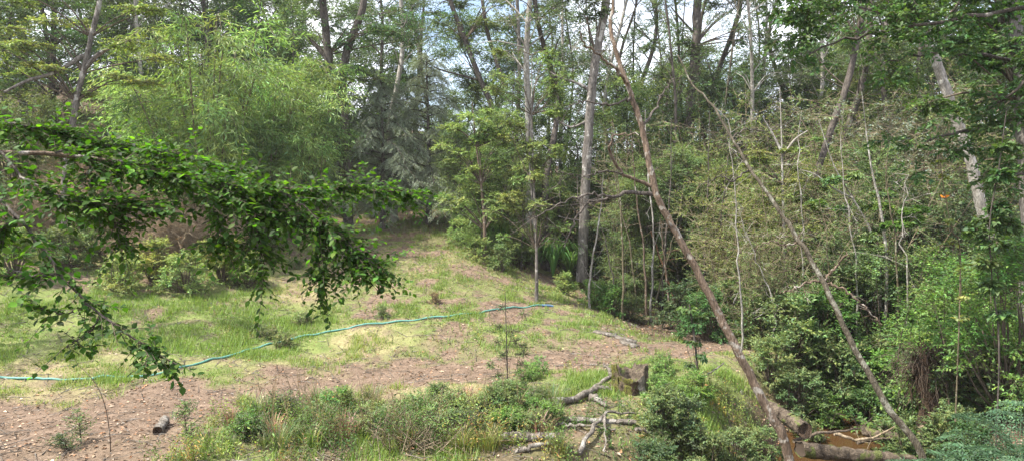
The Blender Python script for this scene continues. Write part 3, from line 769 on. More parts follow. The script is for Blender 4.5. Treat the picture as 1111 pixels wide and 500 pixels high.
hero('forked_tree', 'grey forked trunk high at the far left above the leafy bough', 'tree', [(112, -60), (108, 0), (99, 40), (90, 80), (83, 110), (70, 200)], 17.5, 7, 4.5, 'bark_grey',
     cloud(0, 180, -60, 110, 34, 16, 34, 1), 'yellow', [([(91, 60), (62, 78), (30, 88), (5, 100)], 5, 2.5, 17), ([(93, 72), (105, 60), (118, 52), (135, 44)], 4, 1.5, 17.5)], flat=.18, leaf=(.08, .045))
hero('twin_trunk_tree', 'big dark tree with two close trunks at the head of the slope', 'tree', [(347, -60), (350, 0), (356, 60), (360, 115), (370, 170), (377, 215)], 24, 11, 7, 'bark_dark',
     cloud(300, 470, -40, 90, 30, 18, 36, 2), 'dark', [([(352, 60), (335, 42), (322, 36)], 3.5, 1.5), ([(358, 70), (340, 48), (320, 28)], 3, 1.2)], flat=.4,
     extra_trunks=[([(400, -50), (393, 10), (378, 50), (371, 90), (374, 150), (379, 205)], 12, 6)])
hero('dark_leaning_tree', 'dark thin trunk leaning left against the sky gap left of the centre', 'tree', [(478, -40), (488, 0), (505, 45), (520, 85), (536, 125), (541, 190), (540, 225)], 26, 7, 4.5, 'bark_dark',
     cloud(455, 560, -50, 40, 20, 14, 26, 3), 'mid', [([(521, 88), (500, 82), (478, 76), (462, 68)], 3, 1)], flat=.3,
     extra_trunks=[([(515, -40), (523, 0), (530, 40), (548, 95)], 4.5, 3)])
hero('mottled_tree', 'straight thick grey mottled trunk just left of the bare leaning trunk', 'tree', [(662, -60), (658, 0), (647, 60), (641, 110), (637, 170), (634, 230), (631, 305)], 21.5, 11, 8, 'bark_grey',
     cloud(600, 700, -60, 20, 14, 14, 24, 4), 'dark', [([(643, 100), (625, 90), (606, 84), (585, 70)], 4, 1.3), ([(640, 130), (620, 138), (604, 130)], 3, 1), ([(634, 240), (610, 236), (596, 228)], 2, .8)], flat=.35)
hero('black_trunk_tree', 'nearly black trunk high up right of the leaning bare trunk', 'tree', [(764, -60), (757, 0), (755, 50), (750, 100), (746, 180), (744, 300)], 26, 11, 8, 'bark_dark',
     cloud(700, 850, -50, 60, 24, 14, 28, 5), 'dark', [([(757, 45), (775, 25), (788, 14)], 4, 1.5), ([(756, 40), (738, 20), (728, 8)], 3, 1.2)], flat=.35)
hero('leaning_dark_trunk_tree', 'dark trunk leaning right among scrub below the top right leaves', 'tree', [(945, -30), (930, 45), (918, 95), (902, 140), (880, 220)], 20, 8, 6, 'bark_dark',
     cloud(880, 980, -40, 50, 14, 14, 26, 6), 'mid', flat=.4)
hero('pale_leaning_tree', 'whitish smooth trunk leaning left behind the leaves at the upper right', 'tree', [(985, -30), (1006, 40), (1018, 75), (1032, 115), (1050, 165), (1062, 215), (1078, 300)], 13.5, 12, 9, 'bark_pale',
     cloud(900, 1060, -60, 20, 16, 14, 28, 7), 'deep', flat=.4, leaf=(.09, .05))
hero('wide_trunk_tree', 'wide dark trunk half hidden by leaves at the top right corner', 'tree', [(1076, -60), (1090, 0), (1103, 60), (1111, 110), (1120, 260)], 11, 21, 18, 'bark_grey',
     cloud(1000, 1140, -80, 120, 24, 18, 36, 8), 'deep', flat=.45, leaf=(.09, .05))
hero('twin_stem_sapling', 'two pale slender stems side by side at the right rim of the slope', 'tree', [(577, 60), (577, 125), (579, 200), (582, 270), (582, 338)], 17.5, 4.0, .8, 'bark_grey',
     cloud(535, 618, 55, 265, 46, 9, 19, 9), 'bamboo', flat=.5, leaf=(.06, .03), extra_trunks=[([(574, 125), (575, 180), (579, 235), (582, 270)], 2.4, 1.8)])
hero('red_stem_sapling', 'young tree with reddish brown stem and bright leaves on the slope edge', 'tree', [(512, 110), (517, 160), (522, 200), (526, 250), (524, 306)], 20.5, 4.5, .7, 'bark_tan',
     cloud(478, 560, 105, 240, 44, 9, 19, 10), 'bamboo', flat=.4, leaf=(.07, .035))
hero('white_stem_sapling', 'thin whitish forked stem in yellow leaves right of the centre', 'tree', [(846, 95), (848, 150), (849, 200), (851, 285)], 17, 4, .6, 'bark_pale',
     cloud(800, 900, 150, 260, 34, 9, 19, 12), 'yellow', [([(848, 165), (838, 145), (828, 128)], 3, 1), ([(849, 170), (862, 152), (876, 142)], 3, 1)], flat=.25, leaf=(.06, .032))
hero('thin_pale_tree', 'thin pale curved stem leaning left in grey scrub on the right', 'tree', [(888, 130), (905, 180), (925, 215), (945, 252), (955, 300)], 15, 3.6, .6, 'bark_pale',
     cloud(880, 960, 190, 260, 8, 9, 14, 13), 'olive', [([(925, 215), (905, 205), (885, 190), (868, 184)], 2.5, 1)], flat=.3)
hero('thin_pale_tree', 'thin pale stem with a kink standing in scrub left of the orange leaf', 'tree', [(935, 100), (942, 160), (948, 195), (955, 225), (962, 290)], 14.5, 4, .6, 'bark_pale',
     cloud(915, 1000, 215, 255, 8, 8, 13, 14), 'fresh', flat=.4)
hero('crooked_dark_sapling', 'thin dark nearly leafless sapling standing before the middle of the track', 'sapling', [(548, 318), (549, 350), (550, 385), (551, 425)], 10.6, 1.6, .7, 'bark_dark',
     cloud(530, 572, 330, 445, 18, 7, 12, 15), 'olive', flat=.7, leaf=(.03, .012), ntw=22, nl=6)

# --- bare saplings right of the mottled trunk: each its own stem
BS = [([(668, 150), (672, 220), (676, 290), (675, 356)], 'bark_olive', 3.5), ([(684, 140), (690, 210), (699, 280), (702, 352)], 'bark_tan', 4),
      ([(700, 120), (703, 190), (709, 260), (706, 345)], 'bark_pale', 3), ([(716, 235), (722, 290), (728, 350)], 'bark_tan', 4),
      ([(706, 250), (718, 285), (731, 325)], 'bark_red', 4), ([(742, 200), (730, 260), (716, 310), (708, 352)], 'bark_olive', 3),
      ([(655, 190), (650, 240), (640, 300)], 'bark_pale', 3), ([(664, 130), (668, 200), (684, 270), (692, 352)], 'bark_olive', 2.5),
      ([(728, 130), (727, 200), (722, 260), (718, 340)], 'bark_dark', 3.5), ([(770, 120), (768, 200), (764, 300), (762, 340)], 'bark_dark', 3.5),
      ([(790, 170), (783, 230), (778, 330)], 'bark_dark', 3), ([(648, 230), (657, 265), (668, 320)], 'bark_dark', 2.5)]
for i, (pts, bk, w) in enumerate(BS):
    Y = 17.5 + (i * 37 % 10) * .22
    tp = px_path(pts, Y)[::-1]; b = ground_base(tp[0])
    o = thing('bare_sapling', None, 'sapling', b, 'bare saplings right of the thick mottled trunk')
    m = MB(); ax = tube(m, local(o, [b - (0, 0, .1)] + tp), w * Y / FPX / 2, .008, 20, 6, .06, RNG, wob=.015)
    side_twigs(m, RNG, ax, 7, .7, .006); m.build('trunk', M[bk], o, smooth=True)
    REG.append((o, {'bark_pale': 'pale bare sapling', 'bark_tan': 'tan bare sapling', 'bark_red': 'reddish bare sapling', 'bark_dark': 'dark bare sapling', 'bark_olive': 'olive bare sapling'}[bk], pts[-1][0]))

for i, (pts, bk_, w) in enumerate([([(790, 130), (796, 200), (801, 262), (804, 330)], 'bark_pale', 2.4), ([(824, 170), (829, 230), (838, 300), (842, 350)], 'bark_olive', 2.6), ([(870, 120), (866, 190), (872, 260), (868, 330)], 'bark_pale', 2.4), ([(884, 200), (896, 250), (900, 330)], 'bark_olive', 2.4),
      ([(912, 150), (916, 210), (928, 280), (930, 330)], 'bark_pale', 2.6), ([(966, 130), (962, 190), (970, 250), (974, 320)], 'bark_olive', 2.6), ([(986, 190), (978, 250), (984, 310)], 'bark_pale', 2.2), ([(806, 240), (822, 285), (840, 330)], 'bark_pale', 2.2)]):
    Y = 13.2 + (i * 29 % 10) * .2
    tp = px_path(pts, Y)[::-1]; b = ground_base(tp[0])
    o = thing('bare_sapling', None, 'sapling', b, 'thin stems in the scrub on the right')
    m = MB(); ax = tube(m, local(o, [b - (0, 0, .1)] + tp), w * Y / FPX / 2, .005, 20, 6, .06, RNG, wob=.02)
    side_twigs(m, RNG, ax, 12, .6, .005); m.build('trunk', M[bk_], o, smooth=True)
    REG.append((o, {'bark_pale': 'pale thin stem in scrub', 'bark_olive': 'olive thin stem in scrub'}[bk_], pts[-1][0]))

# ------------------------------------------------------------------ thickets and shrubs, back to front
def many(rows, name, phrase, cat, group):
    for r in rows:
        px, Y, key, fol, s = r[:5]
        plant(key, name, phrase, cat, px, Y, s, fol, None, group, dz=r[5] if len(r) > 5 else 0.0, parts=('stems', 'foliage'))
many([(20, 20, 'thicket0', 'olive', 1.0), (75, 22, 'thicket1', 'mid', .9), (-30, 17, 'thicket2', 'olive', .8), (165, 24, 'thicket3', 'mid', 1.0), (345, 27, 'thicket0', 'dark', 1.0),
      (455, 29, 'thicket1', 'dark', 1.2), (500, 27, 'thicket2', 'mid', 1.0), (545, 25, 'thicket3', 'dark', 1.1), (598, 26, 'thicket0', 'mid', 1.0), (668, 25, 'thicket1', 'dark', 1.1),
      (705, 23, 'thicket2', 'dark', 1.2), (750, 22, 'thicket3', 'dark', 1.1), (795, 21, 'thicket0', 'olive', 1.1), (840, 20, 'thicket1', 'mid', 1.0), (885, 21, 'thicket2', 'olive', 1.1),
      (935, 19, 'thicket3', 'mid', 1.0), (985, 18, 'thicket0', 'mid', 1.0), (1035, 17, 'thicket1', 'dark', 1.0), (1090, 16, 'thicket2', 'mid', 1.0), (420, 33, 'thicket3', 'dark', 1.2), (382, 31, 'thicket2', 'dark', 1.0),
      (640, 30, 'thicket3', 'olive', 1.3), (730, 29, 'thicket0', 'olive', 1.3), (820, 27, 'thicket2', 'olive', 1.3), (910, 26, 'thicket3', 'olive', 1.3), (1000, 24, 'thicket1', 'olive', 1.3)],
     'tall_thicket_shrub', 'tall leafy thicket shrub', 'shrub', 'thicket shrubs under the trees')
for px, Y, k, fol, s in [(497, 23.5, 0, 'mid', .52), (520, 21.5, 1, 'bamboo', .42), (545, 22.5, 2, 'mid', .58), (566, 21, 0, 'bamboo', .45), (598, 24.5, 1, 'mid', .6), (560, 25, 1, 'mid', .75), (812, 19.5, 0, 'yellow', .5), (858, 18.5, 1, 'yellow', .5), (780, 21, 2, 'yellow', .55), (890, 20.5, 2, 'yellow', .55), (700, 20.5, 0, 'olive', .55), (680, 20.5, 2, 'mid', .5), (740, 20.5, 1, 'olive', .6), (955, 17.5, 0, 'mid', .55)]:
    plant('under%d' % k, 'young_tree', {'mid': 'small light green young tree', 'bamboo': 'small bright green young tree', 'yellow': 'small yellow leaved young tree', 'olive': 'small olive young tree'}[fol], 'tree', px, Y, s, fol, None, 'young trees at the edge of the wood')
many([(770, 24, 'scrub0', 'mid', 1.2), (815, 23, 'scrub1', 'yellow', 1.2), (860, 24, 'scrub2', 'olive', 1.25), (905, 22, 'scrub0', 'mid', 1.2), (940, 23, 'scrub1', 'olive', 1.2),
      (985, 20, 'scrub2', 'grey', 1.1), (880, 18, 'scrub1', 'olive', .9), (930, 16.5, 'scrub0', 'mid', .85), (690, 22, 'scrub2', 'olive', 1.0), (730, 24, 'scrub1', 'yellow', 1.1), 
      (800, 17, 'scrub2', 'yellow', .75), (830, 14.5, 'scrub0', 'olive', .6), (1030, 20, 'scrub1', 'olive', 1.1)],
     'twiggy_scrub', 'thin twiggy scrub bush with sparse leaves', 'shrub', 'twiggy scrub on the right')
plant('conifer0', 'conifer', None, 'tree', 415, 24.6, .9, 'grey', None, label='silvery grey conifer with drooping sprays at the head of the slope', rz=.4)
plant('conifer1', 'conifer', None, 'tree', 465, 25.5, 1.0, 'grey', None, label='darker grey green conifer behind the young red stemmed tree', rz=1.4)
for px, Y, s, lb in [(172, 22, 1.0, 'leftmost bright green bamboo thicket behind the leafy bough'), (228, 20, 1.45, 'tall bright bamboo thicket left of the middle of the row'),
                     (278, 21, 1.2, 'bamboo thicket in the middle of the left slope'), (322, 22.5, 1.3, 'rightmost bamboo thicket beside the twin dark trunks')]:
    plant('bamboo%d' % (px % 2), 'bamboo_thicket', None, 'bamboo', px, Y, s, None, None, 'bamboo thickets above the slope', label=lb, parts=('culms', 'foliage'))
many([(95, 20.5, 'deadbrush1', None, 1.2), (255, 20.5, 'deadbrush0', None, 1.1), (60, 18.5, 'deadbrush1', None, 1.0), (195, 18, 'deadbrush0', None, .9), (140, 17, 'deadbrush1', None, .7), (240, 18.4, 'deadbrush1', None, .8), (30, 17.5, 'deadbrush0', None, .9), (120, 18.5, 'deadbrush1', None, 1.1), (165, 19, 'deadbrush0', None, 1.1), (215, 19.5, 'deadbrush1', None, 1.0)],
     'dead_brush', 'tangle of dead brown brush', 'brush', 'dead brush on the left slope')
many([(68, 16.2, 'bush3', 'olive', .8), (100, 17.5, 'bush2', 'olive', .9), (215, 20.5, 'bush1', 'olive', 1.0), (150, 20.8, 'bush0', 'olive', 1.0), (290, 20, 'bush3', 'olive', .8), (15, 15, 'bush0', 'bamboo', .8), (130, 15.5, 'bush1', 'bamboo', .7), (165, 16.5, 'bush2', 'yellow', .8), (200, 16, 'bush3', 'bamboo', .75), (240, 17, 'bush0', 'yellow', .85), (265, 17, 'bush1', 'bamboo', .7),
      (405, 26.5, 'bush0', 'dark', .6), (350, 26, 'bush1', 'dark', .9), (310, 22, 'bush2', 'bamboo', .8)],
     'low_shrub', 'low yellow green shrub', 'shrub', 'low shrubs on the left slope')
many([(520, 20.5, 'bush1', 'bamboo', .6), (545, 20, 'bush2', 'mid', .65), (500, 22.5, 'bush3', 'bamboo', .7), (572, 22.5, 'bush0', 'mid', .8), (612, 19.4, 'bush2', 'bamboo', .5),
      (645, 18.3, 'bush3', 'fresh', .6), (664, 17.8, 'bush0', 'fresh', .6), (684, 18.4, 'bush1', 'mid', .55), (655, 19.2, 'bush2', 'mid', .6), (560, 21.5, 'bush3', 'bamboo', .8)],
     'rim_shrub', 'leafy green shrub', 'shrub', 'shrubs along the right rim of the slope')
many([(745, 17, 'bush2', 'dark', 1.0), (770, 15.5, 'bush3', 'deep', .9), (800, 16.5, 'bush0', 'mid', 1.1), (830, 14.5, 'bush1', 'mid', 1.0), (860, 13.6, 'bush2', 'mid', 1.05), (850, 16, 'bush3', 'olive', 1.2),
      (890, 14, 'bush0', 'fresh', 1.1), (915, 13.2, 'bush1', 'mid', 1.0), (945, 13.2, 'bush2', 'fresh', 1.1), (975, 13.8, 'bush3', 'mid', 1.2), (905, 15.6, 'bush1', 'mid', 1.3), (960, 15.4, 'bush0', 'fresh', 1.3),
      (1010, 14.5, 'bush2', 'fresh', 1.3), (1045, 12.5, 'bush3', 'mid', 1.3), (1085, 12, 'bush0', 'fresh', 1.35), (1060, 14.6, 'bush1', 'fresh', 1.5), (1110, 14, 'bush2', 'mid', 1.5),
      (985, 11.2, 'bush0', 'mid', .7), (950, 12.3, 'bush3', 'deep', .8), (880, 11.4, 'bush1', 'mid', .5), (965, 10.2, 'bush1', 'deep', .4), (988, 9.9, 'bush3', 'deep', .55), (1046, 9.6, 'bush0', 'mid', .6), (1058, 9.0, 'bush2', 'deep', .5), (1012, 11.2, 'bush1', 'fresh', 1.25), (1026, 10.45, 'bush0', 'mid', .7, .75), (1010, 10.1, 'bush3', 'deep', .45), (1003, 10.0, 'bush2', 'mid', .75), (1036, 10.9, 'bush3', 'mid', 1.2), (870, 12.3, 'bush3', 'mid', .7), (840, 12.6, 'bush0', 'mid', .7), (895, 12.2, 'bush2', 'fresh', .6), (1075, 10.2, 'bush2', 'mid', 1.0), (1105, 10.6, 'bush1', 'fresh', 1.1)],  # deep foliage on low creek bushes puts the shade of the gully into colour
     'bank_shrub', 'broad leaved green shrub', 'shrub', 'shrubs on the right bank of the creek')
many([(1010, 12.5, 'thicket0', 'fresh', .75), (1060, 11.2, 'thicket1', 'fresh', .8), (1105, 9.8, 'thicket2', 'fresh', .75), (965, 14.5, 'thicket3', 'mid', .8), (1040, 14, 'thicket2', 'fresh', .9), (1090, 12.8, 'thicket3', 'mid', .95), (915, 15, 'thicket0', 'mid', .7), (1135, 11.5, 'thicket0', 'mid', .9)],
     'bank_thicket', 'tall broad leaved thicket', 'shrub', 'tall thickets on the right bank')
many([(718, 9.2, 'bush0', 'mid', .50), (735, 9.3, 'bush1', 'dark', .55), (770, 9.0, 'bush2', 'olive', .55), (800, 9.4, 'bush3', 'mid', .5), (712, 8.4, 'bush2', 'dark', .5), (740, 8.3, 'bush3', 'mid', .6), (790, 8.2, 'bush1', 'olive', .5),
      (755, 10.3, 'bush2', 'fresh', .42), (820, 9.0, 'bush0', 'olive', .45), (835, 10.2, 'bush3', 'mid', .45), (548, 9.6, 'bush2', 'olive', .40), (540, 9.6, 'bush1', 'olive', .38)],
     'bank_edge_bush', 'small bush at the near creek bank', 'bush', 'bushes at the bottom of the picture')
hr = np.random.default_rng(21); rows = []
for i in range(34):
    px = hr.uniform(255, 600); Y = hr.uniform(8.3, 9.8) + (px - 255) / 345 * .6
    rows.append((px, Y, 'herb%d' % hr.integers(3), ['mid', 'dark', 'bamboo', 'olive', 'fresh'][hr.integers(5)], hr.uniform(.5, .9)))
for i in range(22):
    px = hr.uniform(565, 725); Y = hr.uniform(8.8, 12.2)
    if Y < 12.0 and px < 712: px = hr.choice((hr.uniform(705, 740), hr.uniform(556, 585)))
    rows.append((px, Y, 'herb%d' % hr.integers(3), ['fresh', 'fresh', 'mid'][hr.integers(3)], hr.uniform(.4, .75)))
many([(hr.uniform(235, 620), hr.uniform(8.2, 10.4), 'tussock%d' % hr.integers(3), ['bamboo', 'mid', 'bamboo', 'dry', 'olive', 'yellow'][hr.integers(6)], hr.uniform(.4, .9)) for i in range(44)],
     'grass_tussock', 'tussock of long grass', 'grass', 'grass tussocks in the foreground')
many(rows, 'herb_clump', 'leafy herb clump', 'herb', 'herbs in the foreground')
hr = np.random.default_rng(22); rows = []
for i in range(8):
    px = hr.uniform(120, 560); Y = hr.uniform(13, 19)
    rows.append((px, Y, 'herb%d' % hr.integers(3), ['olive', 'bamboo', 'dry', 'mid'][hr.integers(4)], hr.uniform(.4, .8)))
many(rows, 'low_weed', 'low weed tuft', 'weed', 'weeds on the grassy slope')

# ------------------------------------------------------------------ overhanging leafy bough, near left (its trunk stands outside the frame)
def leaf_mesh(name, mat):
    v = [(0, 0, 0)]; prof = [(.16, .26), (.40, .50), (.66, .42), (.86, .20)]
    for x, w in prof: v += [(x, w * .62, .10 * w - .05 * x * x), (x, 0, -.10 * x * x), (x, -w * .62, .10 * w - .05 * x * x)]
    v.append((1.0, 0, -.13)); f = [(0, 2, 1), (0, 3, 2)]
    for i in range(3):
        a = 1 + 3 * i; b = a + 3
        f += [(a, a + 1, b + 1), (a, b + 1, b), (a + 1, a + 2, b + 2), (a + 1, b + 2, b + 1)]
    f += [(10, 11, 13), (11, 12, 13)]
    return np.array(v, float), np.array(f)
LV, LF = leaf_mesh('leaf', None)
lb = np.random.default_rng(77)
base = np.array((-6.6, 4.2, 0)); base[2] = h1(-6.6, 4.2)
T = thing('overhanging_tree', 'dark leafy bough reaching in from the left edge close to the camera', 'tree', base)
stem_part(T, 'trunk', [base - (0, 0, .3), base + (.1, 0, 1.5), base + (.0, .2, 3.6), base + (-.3, .1, 6.5)], .16, .07, 'bark_dark', 16, 10)
tj = base + (.05, .1, 2.6)
BR = [  # pixel polylines (px, py, metres ahead), width px start, end, twig count
 ([(-170, 165, 4.4), (-60, 160, 4.4), (0, 165, 4.5), (60, 167, 4.6), (115, 174, 4.7), (170, 184, 4.8), (215, 194, 4.9), (270, 205, 5.0), (330, 205, 5.2), (390, 205, 5.5), (440, 209, 5.8)], 7, 1.6, 150),
 ([(-170, 175, 4.3), (-70, 180, 4.2), (10, 225, 4.1), (40, 262, 4.0), (65, 297, 3.95), (95, 330, 3.9), (125, 352, 3.9), (160, 375, 3.9), (192, 396, 3.9)], 4, 1.4, 46),
 ([(60, 167, 4.6), (90, 160, 4.8), (130, 160, 5), (165, 163, 5.2), (210, 170, 5.4), (260, 185, 5.6)], 4, 1.6, 60),
 ([(-170, 150, 4.5), (-60, 128, 4.6), (10, 135, 4.7), (50, 142, 4.8), (90, 150, 4.9)], 4, 1.6, 40),
 ([(95, 172, 4.7), (100, 205, 4.6), (118, 232, 4.6), (135, 268, 4.6)], 3, 1.2, 24),
 ([(215, 194, 4.9), (228, 220, 4.9), (240, 250, 4.9), (243, 262, 4.9)], 3, 1.2, 24),
 ([(260, 203, 5.0), (275, 240, 4.9), (283, 270, 4.9), (285, 310, 4.9)], 3, 1.0, 20),
 ([(300, 205, 5.1), (330, 225, 5.0), (360, 250, 5.0), (385, 272, 5.0), (412, 290, 5.0)], 3.5, 1.0, 44),
 ([(345, 238, 5.0), (352, 262, 5.0), (350, 290, 5.0), (350, 312, 5.0)], 2.5, 1.0, 20),
 ([(378, 262, 5.0), (388, 280, 5.0), (390, 300, 5.0)], 2, 1.0, 12),
 ([(20, 235, 4.1), (0, 250, 4.0), (-30, 262, 3.9)], 3, 1.5, 20),
 ([(0, 165, 4.5), (30, 195, 4.4), (70, 215, 4.4), (120, 222, 4.5), (170, 225, 4.6)], 3, 1.2, 50),
 ([(215, 194, 4.9), (255, 215, 4.9), (290, 225, 5.0), (320, 240, 5.0)], 2.5, 1, 40),
 ([(65, 297, 3.95), (40, 300, 3.9), (10, 292, 3.9)], 2.5, 1, 10), ([(95, 330, 3.9), (70, 340, 3.9), (40, 335, 3.85)], 2, 1, 9), ([(110, 342, 3.9), (95, 362, 3.9), (72, 376, 3.9)], 2, 1, 9)]
bulk = MB(); tw = MB(); singles = 0; small_bulk = leaf_me = None
mm = MB(); mm.add(LV, LF); leaf_me = mm.mesh('leaf', M['near'], True)
from mathutils import Matrix
for bi, (pts, w0, w1, ntw) in enumerate(BR):
    pp = [P(*q) for q in pts]
    if pts[0][0] < 0: pp = [tj + (0, 0, .2 * bi - .3)] + pp
    m = MB(); ax = tube(m, local(T, pp), w0 * 4.6 / FPX / 2, w1 * 4.6 / FPX / 2, 30, 7, .06, RNG, wob=.006)
    bo = m.build('branch', M['bark_tan' if bi in (0,) else 'bark_dark'], T, smooth=True)
    low = bi in (1, 13, 14, 15)
    i0 = 12 if pts[0][0] < 0 else 3
    for k in range(int(ntw * (1.5 if low else 2.7))):
        i = lb.integers(i0, 30); p = ax[i]; t = unit(ax[min(29, i + 1)] - ax[i - 1])
        d = unit(t * lb.uniform(.2, 1.0) + lb.normal(0, .75, 3) * np.array((.7, .8, .45)) + np.array((0, 0, -.10)))
        ln = lb.uniform(.12, .36) * (.7 if low else 1)
        q = p + d * ln
        twigs(tw, [p], [q - (0, 0, .04 * ln)], .003, .0014)
        sd = unit(np.cross(d, np.array((0, 0, 1.)) + lb.normal(0, .3, 3)))
        nl = max(4, int(ln / .026)); tone = math.exp(lb.normal(0, .12))
        for j in range(nl):
            f = (j + 1) / nl; lp = p + d * ln * f - np.array((0, 0, .04 * ln * f * f))
            ld = unit(d * .55 + sd * (1 if j % 2 else -1) * .8 + lb.normal(0, .25, 3) + np.array((0, 0, -.18)))
            nn = np.array((0, 0, 1.)) + lb.normal(0, .38, 3)
            sv = unit(np.cross(nn, ld)); nv = np.cross(ld, sv); S = lb.uniform(.030, .066)
            if low and singles < 290 and j % 1 == 0:
                lo = link('leaf', leaf_me, bo); singles += 1
                lo.matrix_local = Matrix(((ld[0] * S, sv[0] * S, nv[0] * S, lp[0]), (ld[1] * S, sv[1] * S, nv[1] * S, lp[1]), (ld[2] * S, sv[2] * S, nv[2] * S, lp[2]), (0, 0, 0, 1)))
            else:
                vv = lp + S * (LV[:, :1] * ld + LV[:, 1:2] * sv + LV[:, 2:] * nv)
                bulk.add(vv, LF, leaf_cols(lb, 1, .5, .45)[0] * tone)
tw.build('twigs', M['twig_dark'], T)
o = bulk.build('foliage', M['near'], T, smooth=True); o['kind'] = 'stuff'

# --- overhanging foliage, top right (boughs of a tree outside the frame)
base = np.array((11.5, 8.6, 0)); base[2] = h1(11.5, 8.6)
T = thing('overhanging_tree', 'dark leafy boughs hanging into the top right of the picture', 'tree', base)
stem_part(T, 'trunk', [base - (0, 0, .3), base + (-.2, 0, 3), base + (-.4, .2, 6), base + (-.6, .2, 9)], .2, .08, 'bark_dark', 18, 10)
rb = np.random.default_rng(88); fo = MB(); st = MB()
for pts, cl_ in [([(1230, -20), (1110, 10), (1010, 25), (930, 40), (870, 62)], 30), ([(1230, 60), (1140, 70), (1080, 62), (1010, 58), (955, 70)], 26), ([(1230, 120), (1130, 125), (1060, 140), (1010, 150), (1010, 150)], 12),
             ([(1230, -80), (1100, -50), (1000, -40), (900, -10), (860, 10)], 34), ([(1230, 170), (1150, 185), (1100, 190), (1060, 178)], 12), ([(1230, 20), (1150, 60), (1100, 100), (1070, 120)], 26)]:
    pp = [P(x, y, 9.2 + .3 * rb.normal()) for x, y in pts]
    m = MB(); ax = tube(m, local(T, [base + (-.5, .1, min(8.5, max(2.5, pp[0][2] - base[2])))] + pp), .045, .010, 26, 6, .06, rb, wob=.02)
    m.build('branch', M['bark_dark'], T, smooth=True)
    for k in range(cl_):
        c = ax[rb.integers(8, 26)] + rb.normal(0, .22, 3)
        clump(fo, rb, c, (.36, .36, .2), 9, 9, .085, .045, stem=st, droop=.3, upj=.5)
st.build('twigs', M['twig_dark'], T); fo.build('foliage', M['deep'], T)

# --- broken leafy stems standing free on the right, one with an orange leaf
hero('tall_weed', 'upright stem with yellow leaves and one bright orange leaf on the right', 'plant', [(1020, 175), (1025, 210), (1033, 250), (1042, 290)], 9.2, 1.5, .9, 'bark_olive', [(1020, 178, 7), (1024, 192, 5), (1030, 240, 5), (1036, 262, 7), (1042, 290, 9), (1044, 320, 12), (1040, 345, 12)], 'yellow', leaf=(.07, .045), ntw=5, nl=5)
og = bpy.data.objects[[o.name for o in bpy.data.objects if o.name.startswith('tall_weed')][0]]
mm = MB(); p0 = P(1024, 214, 9.2) - np.array(og.location)
for k in range(3):
    a = k * 2.1; mm.add(p0 + .075 * (LV[:, :1] * np.array((math.cos(a), math.sin(a) * .4, .3)) + LV[:, 1:2] * np.array((0, .5, .8)) + LV[:, 2:] * np.array((-.3, .8, 0))), LF)
M['orange'] = leaf_mat('orange_leaf', (.75, .22, .02), var=0, tcol=(1.2, 1, .6)); x_ = mm.build('leaf', M['orange'], og); x_['label'] = 'bright orange withered leaf'
hero('hanging_leafy_stem', 'dark leafy stem hanging with drooping leaves behind the leaning trunk by the track', 'plant', [(748, 330), (752, 355), (755, 380), (757, 412)], 10.8, 2.5, 1.8, 'bark_dark',
     [(748, 335, 12), (752, 350, 11), (758, 345, 10), (752, 370, 10), (750, 395, 8), (764, 385, 7)], 'deep', leaf=(.10, .045), ntw=12, nl=6, droop=.6)
hero('hanging_leafy_stem', 'dark leafy stem hanging in front of the shrubs near the right edge', 'plant', [(1092, 120), (1084, 180), (1074, 240), (1076, 300), (1084, 380)], 8.4, 1.6, 1.0, 'bark_dark',
     [(1075, 240, 22), (1080, 262, 20), (1070, 285, 16), (1082, 225, 16), (1060, 250, 14), (1095, 245, 18), (1085, 190, 14), (1074, 310, 16), (1084, 340, 14), (1090, 160, 12)], 'deep', leaf=(.085, .05), ntw=26, nl=7, droop=.4)

# --- fern-like bush, bottom right corner: each frond a piece
FR = MB(); fr = np.random.default_rng(4)
fa = spline([(0, 0, 0), (.35, 0, .22), (.75, 0, .22), (1.05, 0, .02)], 26)
twigs(FR, fa[:-1], fa[1:], .006, .005)
for s in (-1, 1):
    A = fa[3:]; w = np.sin(np.linspace(.5, 3.1, len(A)))[:, None] * .26
    B = A + np.array((.45, s * 1.0, -.12)) * w
    twig_leaves(FR, fr, A, B, 10, .055, .022, sp=.7, droop=.05, upj=.25, sag=.1, yv=.2)
fr_me = FR.mesh('frond', M['blue'])
for bx, by, Y, lb_, n in [(1075, 560, 6.0, 'blue green feathery fern at the bottom right corner', 16), (1105, 500, 6.6, 'feathery fern higher up at the right edge above the corner one', 12), (1035, 560, 6.6, 'small feathery fern left of the corner one beside the creek', 10), (1090, 580, 5.2, 'nearest dark fern cut off by the bottom right corner', 12)]:
    b = P(bx, by, Y); T = thing('fern', lb_, 'fern', b, 'ferns at the bottom right')
    m = MB(); tube(m, [(0, 0, -1.6), (.03, 0, -.7), (0, 0, .05)], .07, .06, 8, 8); m.build('stem', M['root'], T, smooth=True)
    for i in range(n):
        o = link('frond', fr_me, T); a = i * 2.4; o.rotation_euler = (fr.normal(0, .15), -fr.uniform(-.1, .75), a); s = fr.uniform(.6, .95); o.scale = (s, s, s)

